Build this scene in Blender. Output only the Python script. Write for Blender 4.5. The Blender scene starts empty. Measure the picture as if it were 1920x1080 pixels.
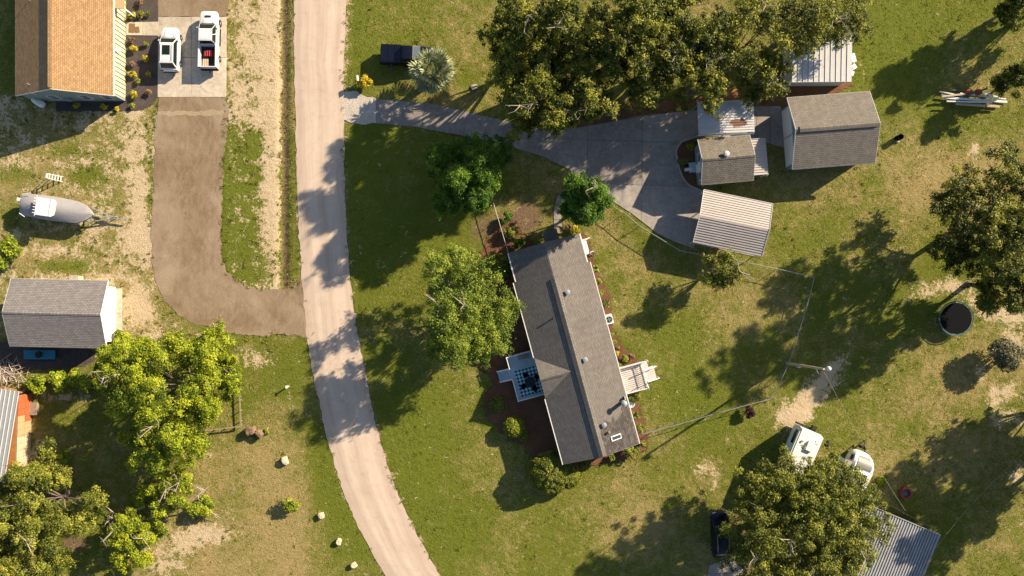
import bpy, bmesh, math, random
import numpy as np
from mathutils import Vector, Matrix

random.seed(7)
rng = np.random.default_rng(11)
C = bpy.context.scene.collection
R = math.radians

# ------------------------------------------------------------------ camera, light, exposure
S, H, NX, NY = 17.5, 75.0, 960.0, 575.0       # photo pixels per metre on the ground, drone height, nadir pixel
SUN_EL = 24.5
SUN_AZ = (0.835, 0.55)                         # ground direction towards the sun

cam_d = bpy.data.cameras.new('camera')
cam = bpy.data.objects.new('camera', cam_d)
C.objects.link(cam)
cam.location = (0, 0, H)
cam.rotation_euler = (0, 0, 0)
cam_d.sensor_width = 36.0
cam_d.lens = 36.0 * S * H / 1920.0
cam_d.shift_y = (NY - 540.0) / 1920.0
cam_d.clip_start = 0.5
cam_d.clip_end = 6000
sc = bpy.context.scene
sc.camera = cam
sc.render.resolution_x, sc.render.resolution_y = 1024, 576

w = bpy.data.worlds.new('World')
sc.world = w
w.use_nodes = True
nt = w.node_tree
bg = nt.nodes['Background']
sky = nt.nodes.new('ShaderNodeTexSky')
sky.sky_type = 'NISHITA'
sky.sun_disc = False
sky.sun_elevation = R(SUN_EL)
sky.sun_rotation = math.atan2(SUN_AZ[0], SUN_AZ[1])
nt.links.new(sky.outputs[0], bg.inputs[0])
bg.inputs[1].default_value = 0.062

sl = bpy.data.lights.new('sun', 'SUN')
sl.energy = 5.0
sl.angle = R(0.6)
sl.color = (1.0, 0.83, 0.60)
so = bpy.data.objects.new('sun', sl)
C.objects.link(so)
ce, se = math.cos(R(SUN_EL)), math.sin(R(SUN_EL))
d = Vector((-SUN_AZ[0] * ce, -SUN_AZ[1] * ce, -se))
so.rotation_euler = d.to_track_quat('-Z', 'Y').to_euler()
so.location = (60, 40, 60)

sc.view_settings.view_transform = 'Standard'
sc.view_settings.look = 'None'
sc.view_settings.gamma = 1.0
sc.view_settings.use_curve_mapping = False
sc.view_settings.exposure = 1.45


# ------------------------------------------------------------------ helpers
def P(px, py, z=0.0):
    f = 1 - z / H
    return Vector(((px - NX) / S * f, (NY - py) / S * f, z))


def tag(o, label=None, cat=None, group=None, kind=None):
    if label: o['label'] = label
    if cat: o['category'] = cat
    if group: o['group'] = group
    if kind: o['kind'] = kind
    return o


def thing(name, label, cat, loc=(0, 0, 0), rz=0.0, group=None):
    o = bpy.data.objects.new(name, None)
    C.objects.link(o)
    o.empty_display_size = 0.3
    o.location = loc
    o.rotation_euler = (0, 0, rz)
    return tag(o, label, cat, group)


class MB:
    def __init__(s):
        s.v, s.f, s.uv = [], [], []

    def add(s, vs, fs, uv=None):
        n = len(s.v)
        s.v += [tuple(p) for p in vs]
        s.uv += list(uv) if uv else [(p[0], p[1]) for p in vs]
        s.f += [tuple(i + n for i in f) for f in fs]
        return s

    def box(s, c, d, rz=0.0, rx=0.0, ry=0.0):
        M = Matrix.Rotation(rz, 3, 'Z') @ Matrix.Rotation(ry, 3, 'Y') @ Matrix.Rotation(rx, 3, 'X')
        x, y, z = d[0] / 2, d[1] / 2, d[2] / 2
        vs = [Vector(c) + M @ Vector((a * x, b * y, e * z)) for e in (-1, 1) for b in (-1, 1) for a in (-1, 1)]
        return s.add(vs, [(0, 2, 3, 1), (4, 5, 7, 6), (0, 1, 5, 4), (2, 6, 7, 3), (0, 4, 6, 2), (1, 3, 7, 5)])

    def beam(s, a, b, w, h):
        a, b = Vector(a), Vector(b)
        t = (b - a).normalized()
        up = Vector((0, 0, 1)) if abs(t.z) < 0.95 else Vector((0, 1, 0))
        r = t.cross(up).normalized()
        u = r.cross(t)
        vs = [p + r * (i * w / 2) + u * (j * h / 2) for p in (a, b) for j in (-1, 1) for i in (-1, 1)]
        return s.add(vs, [(0, 1, 3, 2), (4, 6, 7, 5), (0, 4, 5, 1), (2, 3, 7, 6), (0, 2, 6, 4), (1, 5, 7, 3)])

    def tube(s, pts, rads, n=6):
        pts = [Vector(p) for p in pts]
        if not hasattr(rads, '__len__'): rads = [rads] * len(pts)
        vs, fs = [], []
        for i, p in enumerate(pts):
            t = (pts[min(i + 1, len(pts) - 1)] - pts[max(i - 1, 0)]).normalized()
            up = Vector((0, 0, 1)) if abs(t.z) < 0.9 else Vector((0, 1, 0))
            r = t.cross(up).normalized()
            u = r.cross(t)
            for k in range(n):
                a = 2 * math.pi * k / n
                vs.append(p + (r * math.cos(a) + u * math.sin(a)) * rads[i])
        for i in range(len(pts) - 1):
            for k in range(n):
                fs.append((i * n + k, i * n + (k + 1) % n, (i + 1) * n + (k + 1) % n, (i + 1) * n + k))
        fs.append(tuple(range(n - 1, -1, -1)))
        fs.append(tuple((len(pts) - 1) * n + k for k in range(n)))
        return s.add(vs, fs)

    def lathe(s, c, prof, n=16, axis='Z'):
        """prof: (radius, height) pairs"""
        vs, fs = [], []
        for r, h in prof:
            for k in range(n):
                a = 2 * math.pi * k / n
                x, y = r * math.cos(a), r * math.sin(a)
                p = (x, y, h) if axis == 'Z' else ((h, x, y) if axis == 'X' else (x, h, y))
                vs.append(Vector(c) + Vector(p))
        for i in range(len(prof) - 1):
            for k in range(n):
                fs.append((i * n + k, i * n + (k + 1) % n, (i + 1) * n + (k + 1) % n, (i + 1) * n + k))
        fs.append(tuple(range(n - 1, -1, -1)))
        fs.append(tuple((len(prof) - 1) * n + k for k in range(n)))
        return s.add(vs, fs)

    def prism(s, poly, z0, z1):
        n = len(poly)
        vs = [(p[0], p[1], z0) for p in poly] + [(p[0], p[1], z1) for p in poly]
        fs = [tuple(range(n - 1, -1, -1)), tuple(range(n, 2 * n))]
        fs += [(i, (i + 1) % n, n + (i + 1) % n, n + i) for i in range(n)]
        return s.add(vs, fs)

    def ell(s, c, r, nu=10, nv=6):
        vs, fs = [], []
        for j in range(1, nv):
            t = math.pi * j / nv
            for k in range(nu):
                a = 2 * math.pi * k / nu
                vs.append((c[0] + r[0] * math.sin(t) * math.cos(a), c[1] + r[1] * math.sin(t) * math.sin(a), c[2] + r[2] * math.cos(t)))
        top, bot = len(vs), len(vs) + 1
        vs += [(c[0], c[1], c[2] + r[2]), (c[0], c[1], c[2] - r[2])]
        for j in range(nv - 2):
            for k in range(nu):
                fs.append((j * nu + k, (j + 1) * nu + k, (j + 1) * nu + (k + 1) % nu, j * nu + (k + 1) % nu))
        for k in range(nu):
            fs.append((top, k, (k + 1) % nu))
            fs.append((bot, (nv - 2) * nu + (k + 1) % nu, (nv - 2) * nu + k))
        return s.add(vs, fs)

    def loft(s, rings):
        n = len(rings[0])
        vs = [p for r in rings for p in r]
        fs = []
        for i in range(len(rings) - 1):
            for k in range(n):
                fs.append((i * n + k, i * n + (k + 1) % n, (i + 1) * n + (k + 1) % n, (i + 1) * n + k))
        fs.append(tuple(range(n - 1, -1, -1)))
        fs.append(tuple((len(rings) - 1) * n + k for k in range(n)))
        return s.add(vs, fs)

    def mesh(s, name, mat, smooth=False):
        m = bpy.data.meshes.new(name)
        m.from_pydata([tuple(p) for p in s.v], [], s.f)
        u = m.uv_layers.new(name='UVMap')
        idx = np.zeros(len(m.loops), dtype=np.int32)
        m.loops.foreach_get('vertex_index', idx)
        u.data.foreach_set('uv', np.array(s.uv, dtype=np.float32)[idx].ravel())
        bm = bmesh.new(); bm.from_mesh(m)
        bmesh.ops.recalc_face_normals(bm, faces=bm.faces)
        bm.to_mesh(m); bm.free()
        if mat: m.materials.append(mat)
        if smooth:
            m.polygons.foreach_set('use_smooth', [True] * len(m.polygons))
            m.set_sharp_from_angle(angle=R(38))
        return m

    def build(s, name, mat, parent=None, smooth=False, loc=None, rz=None, label=None):
        o = bpy.data.objects.new(name, s.mesh(name, mat, smooth))
        C.objects.link(o)
        if parent: o.parent = parent
        if loc is not None: o.location = loc
        if rz is not None: o.rotation_euler = (0, 0, rz)
        if label: o['label'] = label
        return o


def copy_tree(o, parent=None):
    c = o.copy()
    C.objects.link(c)
    c.parent = parent
    for ch in [x for x in bpy.data.objects if x.parent == o]:
        copy_tree(ch, c)
    return c


# ------------------------------------------------------------------ materials
def newmat(name):
    m = bpy.data.materials.new(name)
    m.use_nodes = True
    n = m.node_tree
    return m, n, n.nodes['Principled BSDF'], n.nodes, n.links


def plain(name, col, rough=0.6, metal=0.0, var=0.12, scale=3.0, bump=0.0, spec=0.3, bscale=None, coat=0.0):
    m, n, b, N, L = newmat(name)
    b.inputs['Roughness'].default_value = rough
    b.inputs['Metallic'].default_value = metal
    b.inputs['Specular IOR Level'].default_value = spec
    b.inputs['Coat Weight'].default_value = coat
    tc = N.new('ShaderNodeTexCoord')
    nz = N.new('ShaderNodeTexNoise')
    nz.inputs['Scale'].default_value = scale
    nz.inputs['Detail'].default_value = 5
    nz.inputs['Roughness'].default_value = 0.65
    L.new(tc.outputs['Object'], nz.inputs['Vector'])
    cr = N.new('ShaderNodeValToRGB')
    cr.color_ramp.elements[0].position = 0.25
    cr.color_ramp.elements[1].position = 0.75
    cr.color_ramp.elements[0].color = tuple(max(0, c * (1 - var)) for c in col) + (1,)
    cr.color_ramp.elements[1].color = tuple(min(1, c * (1 + var)) for c in col) + (1,)
    L.new(nz.outputs['Fac'], cr.inputs[0])
    L.new(cr.outputs[0], b.inputs['Base Color'])
    if bump:
        bp = N.new('ShaderNodeBump')
        bp.inputs['Strength'].default_value = bump
        bp.inputs['Distance'].default_value = 0.05
        if bscale:
            n2 = N.new('ShaderNodeTexNoise')
            n2.inputs['Scale'].default_value = bscale
            n2.inputs['Detail'].default_value = 4
            L.new(tc.outputs['Object'], n2.inputs['Vector'])
            L.new(n2.outputs['Fac'], bp.inputs['Height'])
        else:
            L.new(nz.outputs['Fac'], bp.inputs['Height'])
        L.new(bp.outputs[0], b.inputs['Normal'])
    return m


def slabvary(m):
    n = m.node_tree; N, L = n.nodes, n.links
    b = N['Principled BSDF']
    src = b.inputs['Base Color'].links[0].from_socket
    oi = N.new('ShaderNodeObjectInfo')
    tc = N.new('ShaderNodeTexCoord')
    st = N.new('ShaderNodeTexNoise'); st.inputs['Scale'].default_value = 2.2; st.inputs['Detail'].default_value = 6; st.inputs['Roughness'].default_value = .75
    L.new(tc.outputs['Object'], st.inputs['Vector'])
    k = math_(N, L, 'MULTIPLY_ADD', oi.outputs['Random'], .26, .74)
    k = math_(N, L, 'MULTIPLY', k, math_(N, L, 'MULTIPLY_ADD', st.outputs['Fac'], 1.2, .40))
    vo = N.new('ShaderNodeTexVoronoi'); vo.feature = 'DISTANCE_TO_EDGE'; vo.inputs['Scale'].default_value = .16
    mp = N.new('ShaderNodeVectorMath'); mp.operation = 'ADD'
    sc2 = N.new('ShaderNodeVectorMath'); sc2.operation = 'SCALE'; sc2.inputs['Scale'].default_value = 1.3
    n3 = N.new('ShaderNodeTexNoise'); n3.inputs['Scale'].default_value = .7; L.new(tc.outputs['Object'], n3.inputs['Vector'])
    L.new(n3.outputs['Color'], sc2.inputs[0]); L.new(tc.outputs['Object'], mp.inputs[0]); L.new(sc2.outputs[0], mp.inputs[1])
    L.new(mp.outputs[0], vo.inputs['Vector'])
    crk = ramp(N, L, vo.outputs['Distance'], 0.0, 0.005, (.74, .74, .74), (1, 1, 1))
    cb = N.new('ShaderNodeCombineColor')
    for i in range(3): L.new(k, cb.inputs[i])
    c = mixcol(N, L, 1.0, src, cb.outputs[0], 'MULTIPLY')
    L.new(mixcol(N, L, 1.0, c, crk, 'MULTIPLY'), b.inputs['Base Color'])


def mixcol(N, L, fac, a, b, mode='MIX'):
    x = N.new('ShaderNodeMix')
    x.data_type = 'RGBA'
    x.blend_type = mode
    for s, v in ((0, fac), (6, a), (7, b)):
        if hasattr(v, 'links'): L.new(v, x.inputs[s])
        elif isinstance(v, tuple): x.inputs[s].default_value = v + (1,) if len(v) == 3 else v
        else: x.inputs[s].default_value = v
    return x.outputs[2]


def noise(N, L, vec, scale, detail=4, rough=0.6, dist=0.0):
    nz = N.new('ShaderNodeTexNoise')
    nz.inputs['Scale'].default_value = scale
    nz.inputs['Detail'].default_value = detail
    nz.inputs['Roughness'].default_value = rough
    nz.inputs['Distortion'].default_value = dist
    L.new(vec, nz.inputs['Vector'])
    return nz.outputs['Fac']


def ramp(N, L, fac, p0, p1, c0=(0, 0, 0), c1=(1, 1, 1)):
    cr = N.new('ShaderNodeValToRGB')
    cr.color_ramp.elements[0].position = p0
    cr.color_ramp.elements[1].position = p1
    cr.color_ramp.elements[0].color = c0 + (1,)
    cr.color_ramp.elements[1].color = c1 + (1,)
    L.new(fac, cr.inputs[0])
    return cr.outputs[0]


def math_(N, L, op, a, b=None, c=None):
    x = N.new('ShaderNodeMath')
    x.operation = op
    for i, v in enumerate((a, b, c)):
        if v is None: continue
        if hasattr(v, 'links'): L.new(v, x.inputs[i])
        else: x.inputs[i].default_value = v
    return x.outputs[0]


def bumpn(N, L, h, strength, dist, b):
    bp = N.new('ShaderNodeBump')
    bp.inputs['Strength'].default_value = strength
    bp.inputs['Distance'].default_value = dist
    L.new(h, bp.inputs['Height'])
    L.new(bp.outputs[0], b.inputs['Normal'])


def shingle(name, c1, c2, mortar, tab=0.36, row=0.19, patch=0.25):
    m, n, b, N, L = newmat(name)
    b.inputs['Roughness'].default_value = 0.95
    b.inputs['Specular IOR Level'].default_value = 0.15
    uv = N.new('ShaderNodeUVMap'); uv.uv_map = 'UVMap'
    br = N.new('ShaderNodeTexBrick')
    L.new(uv.outputs[0], br.inputs['Vector'])
    br.inputs['Color1'].default_value = c1 + (1,)
    br.inputs['Color2'].default_value = c2 + (1,)
    br.inputs['Mortar'].default_value = mortar + (1,)
    br.inputs['Scale'].default_value = 1.0
    br.inputs['Mortar Size'].default_value = 0.018
    br.inputs['Mortar Smooth'].default_value = 0.3
    br.inputs['Bias'].default_value = 0.0
    br.inputs['Brick Width'].default_value = tab
    br.inputs['Row Height'].default_value = row
    big = noise(N, L, uv.outputs[0], 0.55, 4, 0.6)
    fine = noise(N, L, uv.outputs[0], 16.0, 3, 0.7)
    k = math_(N, L, 'MULTIPLY_ADD', big, patch * 2, 1 - patch)
    k2 = math_(N, L, 'MULTIPLY_ADD', fine, 0.3, 0.85)
    mp = N.new('ShaderNodeMapping'); mp.inputs['Scale'].default_value = (1.4, 0.12, 1)
    L.new(uv.outputs[0], mp.inputs[0])
    stn = noise(N, L, mp.outputs[0], 1.6, 4, 0.65)
    k3 = math_(N, L, 'MULTIPLY_ADD', stn, patch * 2.2, 1 - patch * 1.1)
    kk = math_(N, L, 'MULTIPLY', math_(N, L, 'MULTIPLY', k, k2), k3)
    cb = N.new('ShaderNodeCombineColor')
    for i in range(3): L.new(kk, cb.inputs[i])
    col = mixcol(N, L, 1.0, br.outputs['Color'], cb.outputs[0], 'MULTIPLY')
    L.new(col, b.inputs['Base Color'])
    bumpn(N, L, fine, 0.35, 0.02, b)
    return m


def leafmat(name, dark, mid, light, trans=0.22):
    m, n, b, N, L = newmat(name)
    at = N.new('ShaderNodeAttribute'); at.attribute_name = 'tint'
    cr = N.new('ShaderNodeValToRGB')
    e = cr.color_ramp.elements
    e[0].position, e[0].color = 0.05, dark + (1,)
    e[1].position, e[1].color = 0.95, light + (1,)
    x = e.new(0.5); x.color = mid + (1,)
    L.new(at.outputs['Fac'], cr.inputs[0])
    L.new(cr.outputs[0], b.inputs['Base Color'])
    b.inputs['Roughness'].default_value = 0.55
    b.inputs['Specular IOR Level'].default_value = 0.22
    tr = N.new('ShaderNodeBsdfTranslucent')
    tcol = mixcol(N, L, 1.0, cr.outputs[0], (1.35, 1.3, 0.55), 'MULTIPLY')
    L.new(tcol, tr.inputs[0])
    ms = N.new('ShaderNodeMixShader')
    ms.inputs[0].default_value = trans
    L.new(b.outputs[0], ms.inputs[1]); L.new(tr.outputs[0], ms.inputs[2])
    L.new(ms.outputs[0], N['Material Output'].inputs[0])
    return m


M = {}
M['white'] = plain('white_paint', (0.62, 0.615, 0.60), 0.5, var=0.05)
M['white_metal'] = plain('white_metal', (0.47, 0.465, 0.46), 0.4, var=0.1, scale=1.2)
M['tan_metal'] = plain('tan_metal', (0.36, 0.325, 0.30), 0.42, var=0.1, scale=1.0)
M['cream'] = plain('cream_siding', (0.40, 0.385, 0.285), 0.6, var=0.05)
M['teal_siding'] = plain('grey_green_siding', (0.20, 0.25, 0.24), 0.7, var=0.08)
M['siding'] = plain('blue_siding', (0.15, 0.215, 0.27), 0.6, var=0.05)
M['trim'] = plain('trim', (0.70, 0.70, 0.68), 0.5, var=0.05)
M['dark'] = plain('dark_gap', (0.02, 0.02, 0.022), 0.8, var=0.2)
M['black'] = plain('black_paint', (0.004, 0.005, 0.008), 0.3, var=0.2, spec=0.35, coat=0.25)
M['navy'] = plain('dark_blue_paint', (0.004, 0.005, 0.012), 0.25, var=0.2, spec=0.4, coat=0.3)
M['carwhite'] = plain('car_white', (0.60, 0.60, 0.61), 0.25, var=0.03, spec=0.5, coat=0.5)
M['glass'] = plain('dark_glass', (0.010, 0.016, 0.014), 0.1, var=0.1, spec=0.25)
M['winglass'] = plain('window_glass', (0.03, 0.05, 0.06), 0.08, var=0.2, spec=0.6)
M['rubber'] = plain('rubber', (0.018, 0.018, 0.018), 0.85, var=0.2)
M['chrome'] = plain('alloy', (0.55, 0.55, 0.56), 0.3, metal=0.8, var=0.1)
M['galv'] = plain('galvanised', (0.28, 0.30, 0.31), 0.5, metal=0.3, var=0.15)
M['greyroof'] = plain('shaded_grey_sheet', (0.15, 0.16, 0.175), 0.55, var=0.25, scale=.8)  # tree shade and the darkness between ribs put into the sheet colour
M['greyrib'] = plain('pale_grey_rib', (0.36, 0.36, 0.37), 0.5, var=0.2, scale=.8)  # lighter grey than the shade-darkened sheet between the ribs
M['wood'] = plain('weathered_wood', (0.22, 0.17, 0.125), 0.85, var=0.3, scale=6)
M['palewood'] = plain('pale_wood', (0.42, 0.33, 0.23), 0.8, var=0.25, scale=6)
M['deadwood'] = plain('dead_wood', (0.36, 0.30, 0.25), 0.9, var=0.25, scale=5)
M['bark'] = plain('bark', (0.15, 0.12, 0.10), 0.95, var=0.35, scale=5, bump=0.5)
M['deck'] = plain('deck_boards', (0.40, 0.35, 0.32), 0.75, var=0.22, scale=2.5)
M['deckpale'] = plain('bleached_boards', (0.50, 0.44, 0.41), 0.75, var=0.2, scale=1.6)
M['deckblue'] = plain('painted_deck', (0.34, 0.45, 0.50), 0.7, var=0.12, scale=3)
M['concrete'] = plain('concrete', (0.27, 0.24, 0.215), 0.85, var=0.22, scale=0.45, bump=0.2, bscale=14)
M['concrete_new'] = plain('pale_concrete', (0.46, 0.40, 0.315), 0.85, var=0.12, scale=0.6, bump=0.15, bscale=14)
M['kerb'] = plain('kerb_concrete', (0.34, 0.32, 0.30), 0.9, var=0.15)
M['redplastic'] = plain('red_plastic', (0.19, 0.008, 0.018), 0.6, var=0.2)
M['yellow'] = plain('reflector', (0.6, 0.25, 0.02), 0.4)
M['redlens'] = plain('red_lens', (0.25, 0.01, 0.01), 0.3)
M['lens'] = plain('lamp_lens', (0.6, 0.62, 0.65), 0.15)
M['boatcover'] = plain('boat_cover', (0.235, 0.225, 0.235), 0.85, var=0.1, scale=2, bump=0.3)
M['hull'] = plain('hull', (0.45, 0.46, 0.48), 0.35, var=0.06)
M['tealpaint'] = plain('teal_paint', (0.015, 0.16, 0.24), 0.6, var=0.15)
M['orange'] = plain('orange_panel', (0.36, 0.085, 0.03), 0.75, var=0.14, scale=2)
M['orangewall'] = plain('orange_wall', (0.29, 0.115, 0.035), 0.75, var=0.2, scale=2)
M['tanpanel'] = plain('tan_panel', (0.36, 0.24, 0.13), 0.8, var=0.14, scale=2)
M['stone'] = plain('sandstone', (0.52, 0.42, 0.27), 0.9, var=0.18, scale=4, bump=0.4)
M['rootsoil'] = plain('root_soil', (0.16, 0.105, 0.07), 0.95, var=0.4, scale=4, bump=0.8)
M['mat_brown'] = plain('coir_mat', (0.17, 0.10, 0.05), 0.95, var=0.2)
M['terracotta'] = plain('terracotta', (0.20, 0.045, 0.035), 0.7, var=0.25)
M['ash'] = plain('ash', (0.12, 0.11, 0.13), 0.9, var=0.5, scale=8)
M['net'] = plain('black_net', (0.004, 0.0045, 0.006), 0.9, spec=0.08)
M['pad'] = plain('teal_pad', (0.010, 0.075, 0.095), 0.6, var=0.15)
M['tarp'] = plain('rust_tarp', (0.24, 0.06, 0.03), 0.85, var=0.3)
M['silver'] = plain('silver_panel', (0.085, 0.085, 0.08), 0.45, metal=0.0, var=0.05)
M['cable'] = plain('cable', (0.42, 0.40, 0.36), 0.6)
M['rv_side'] = plain('rv_side', (0.42, 0.48, 0.49), 0.4, var=0.06)

M['sh_brown'] = shingle('brown_shingle', (0.255, 0.158, 0.080), (0.345, 0.228, 0.118), (0.15, 0.088, 0.044), 0.33, 0.18, 0.16)
M['sh_grey'] = shingle('grey_shingle', (0.165, 0.153, 0.152), (0.225, 0.207, 0.202), (0.075, 0.07, 0.07), 0.36, 0.19, 0.12)
M['sh_house'] = shingle('house_shingle', (0.126, 0.115, 0.105), (0.160, 0.146, 0.133), (0.072, 0.065, 0.059), 0.36, 0.19, 0.22)
M['sh_shed'] = shingle('shed_shingle', (0.14, 0.125, 0.105), (0.19, 0.168, 0.142), (0.06, 0.053, 0.046), 0.36, 0.20, 0.25)
M['sh_gar'] = shingle('garage_shingle', (0.145, 0.130, 0.113), (0.185, 0.165, 0.143), (0.09, 0.080, 0.070), 0.36, 0.20, 0.22)
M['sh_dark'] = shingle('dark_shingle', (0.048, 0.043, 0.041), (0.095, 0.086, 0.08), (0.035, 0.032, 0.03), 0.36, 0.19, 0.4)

M['lf_oak'] = leafmat('oak_leaves', (0.018, 0.028, 0.004), (0.088, 0.106, 0.010), (0.245, 0.242, 0.024), 0.18)
M['lf_bright'] = leafmat('bright_leaves', (0.045, 0.075, 0.005), (0.185, 0.235, 0.011), (0.350, 0.375, 0.022), 0.22)
M['lf_mid'] = leafmat('olive_leaves', (0.026, 0.040, 0.005), (0.120, 0.138, 0.014), (0.285, 0.280, 0.040), 0.18)
M['lf_lime'] = leafmat('lime_green_leaves', (0.036, 0.064, 0.008), (0.125, 0.178, 0.016), (0.265, 0.305, 0.036), 0.2)
M['lf_dark'] = leafmat('dark_leaves', (0.022, 0.062, 0.004), (0.060, 0.131, 0.007), (0.125, 0.206, 0.013), 0.2)
M['lf_round'] = leafmat('clipped_leaves', (0.038, 0.056, 0.007), (0.145, 0.168, 0.020), (0.29, 0.285, 0.05))
M['lf_ball'] = leafmat('lime_leaves', (0.075, 0.105, 0.010), (0.195, 0.235, 0.019), (0.32, 0.335, 0.036))
M['lf_yellow'] = leafmat('yellow_leaves', (0.16, 0.15, 0.012), (0.40, 0.33, 0.015), (0.58, 0.47, 0.03))
M['lf_croton'] = leafmat('croton_leaves', (0.14, 0.09, 0.008), (0.42, 0.31, 0.010), (0.62, 0.50, 0.025))
M['lf_brown'] = leafmat('brown_leaves', (0.09, 0.055, 0.025), (0.18, 0.11, 0.06), (0.30, 0.20, 0.12))
M['lf_purple'] = leafmat('purple_leaves', (0.018, 0.006, 0.010), (0.040, 0.010, 0.016), (0.08, 0.02, 0.025))
M['lf_grey'] = leafmat('grey_olive_leaves', (0.06, 0.062, 0.032), (0.14, 0.135, 0.075), (0.25, 0.23, 0.13))
M['lf_palm'] = leafmat('silver_palm', (0.10, 0.13, 0.06), (0.24, 0.27, 0.14), (0.44, 0.43, 0.24), 0.15)


def groundmat():
    m, n, b, N, L = newmat('lawn_and_sand')
    b.inputs['Roughness'].default_value = 0.95
    b.inputs['Specular IOR Level'].default_value = 0.1
    tc = N.new('ShaderNodeTexCoord')
    o = tc.outputs['Object']
    at = N.new('ShaderNodeAttribute'); at.attribute_name = 'cover'
    sp = N.new('ShaderNodeSeparateColor')
    L.new(at.outputs['Color'], sp.inputs[0])
    sand, lush, lit = sp.outputs[0], sp.outputs[1], sp.outputs[2]
    n_f = noise(N, L, o, 7.0, 5, 0.75)
    n_m = noise(N, L, o, 1.3, 5, 0.7, 0.4)
    n_x = noise(N, L, o, 22.0, 3, 0.8)
    # grass: straw <-> green
    g = math_(N, L, 'ADD', lush, math_(N, L, 'MULTIPLY_ADD', n_m, 1.5, -0.75))
    g = math_(N, L, 'ADD', g, math_(N, L, 'MULTIPLY_ADD', n_f, 2.2, -1.1))
    straw = mixcol(N, L, n_x, (0.170, 0.127, 0.048), (0.38, 0.298, 0.130))
    green = mixcol(N, L, n_x, (0.052, 0.072, 0.008), (0.165, 0.184, 0.023))
    gr = mixcol(N, L, ramp(N, L, g, 0.14, 0.62), straw, green)
    # litter / bare brown soil
    li = math_(N, L, 'ADD', lit, math_(N, L, 'MULTIPLY_ADD', n_f, 0.9, -0.45))
    li = ramp(N, L, li, 0.40, 0.75)
    soil = mixcol(N, L, n_x, (0.085, 0.056, 0.034), (0.20, 0.135, 0.085))
    c = mixcol(N, L, li, gr, soil)
    # sand
    n_s = noise(N, L, o, 3.2, 7, 0.85, 0.3)
    s_ = math_(N, L, 'ADD', sand, math_(N, L, 'MULTIPLY_ADD', n_s, 3.8, -1.9))
    s_ = math_(N, L, 'ADD', s_, math_(N, L, 'MULTIPLY_ADD', n_f, 0.8, -0.4))
    s_ = math_(N, L, 'ADD', s_, math_(N, L, 'MULTIPLY_ADD', noise(N, L, o, 0.75, 4, 0.65, 0.5), 2.6, -1.3))
    sm = ramp(N, L, s_, 0.46, 0.62)
    sc_ = mixcol(N, L, n_x, (0.34, 0.265, 0.165), (0.62, 0.51, 0.345))
    sc_ = mixcol(N, L, ramp(N, L, n_m, 0.3, 0.7), sc_, (0.42, 0.32, 0.20))
    c = mixcol(N, L, sm, c, sc_)
    L.new(c, b.inputs['Base Color'])
    hgt = math_(N, L, 'ADD', n_f, math_(N, L, 'MULTIPLY', n_x, 0.6))
    hgt = math_(N, L, 'ADD', hgt, math_(N, L, 'MULTIPLY', noise(N, L, o, 2.4, 4, 0.6), 1.2))
    bumpn(N, L, hgt, 0.75, 0.16, b)
    return m


def roadmat(name, c0, c1, streak, fine=9.0):
    m, n, b, N, L = newmat(name)
    b.inputs['Roughness'].default_value = 0.95
    b.inputs['Specular IOR Level'].default_value = 0.1
    uv = N.new('ShaderNodeUVMap'); uv.uv_map = 'UVMap'
    mp = N.new('ShaderNodeMapping')
    mp.inputs['Scale'].default_value = (1.0, 0.045, 1)
    L.new(uv.outputs[0], mp.inputs[0])
    s1 = noise(N, L, mp.outputs[0], 1.6, 4, 0.6)
    s2 = noise(N, L, mp.outputs[0], 7.0, 3, 0.6)
    f = noise(N, L, uv.outputs[0], fine, 5, 0.75)
    big = noise(N, L, uv.outputs[0], 0.25, 4, 0.6)
    k = math_(N, L, 'MULTIPLY_ADD', s1, streak, 0.5 - streak / 2)
    k = math_(N, L, 'ADD', k, math_(N, L, 'MULTIPLY_ADD', s2, streak * 0.6, -streak * 0.3))
    k = math_(N, L, 'ADD', k, math_(N, L, 'MULTIPLY_ADD', f, 0.6, -0.3))
    k = math_(N, L, 'ADD', k, math_(N, L, 'MULTIPLY_ADD', big, 0.5, -0.25))
    sx = N.new('ShaderNodeSeparateXYZ'); L.new(uv.outputs[0], sx.inputs[0])
    wob = math_(N, L, 'MULTIPLY_ADD', noise(N, L, mp.outputs[0], 0.9, 2, 0.5), 1.2, -0.6)
    u = math_(N, L, 'MULTIPLY', math_(N, L, 'ADD', sx.outputs[0], wob), 0.18)
    tr = N.new('ShaderNodeValToRGB')
    el = tr.color_ramp.elements
    el[0].position, el[0].color = 0.0, (.30, .30, .30, 1)
    el[1].position, el[1].color = 1.0, (.30, .30, .30, 1)
    for p_, v_ in ((.16, .38), (.29, .68), (.40, .5), (.50, .36), (.60, .5), (.71, .66), (.85, .40)):
        e_ = el.new(p_); e_.color = (v_, v_, v_, 1)
    L.new(u, tr.inputs[0])
    k = math_(N, L, 'ADD', k, math_(N, L, 'MULTIPLY_ADD', tr.outputs[0], 0.9, -0.43))
    stn = noise(N, L, uv.outputs[0], 0.9, 5, 0.7)
    cc = mixcol(N, L, ramp(N, L, k, 0.1, 0.9), c0, c1)
    L.new(mixcol(N, L, math_(N, L, 'MULTIPLY', ramp(N, L, stn, 0.52, 0.72), 0.35), cc, (0.27, 0.205, 0.15)), b.inputs['Base Color'])
    bumpn(N, L, f, 0.35, 0.05, b)
    return m


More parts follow.
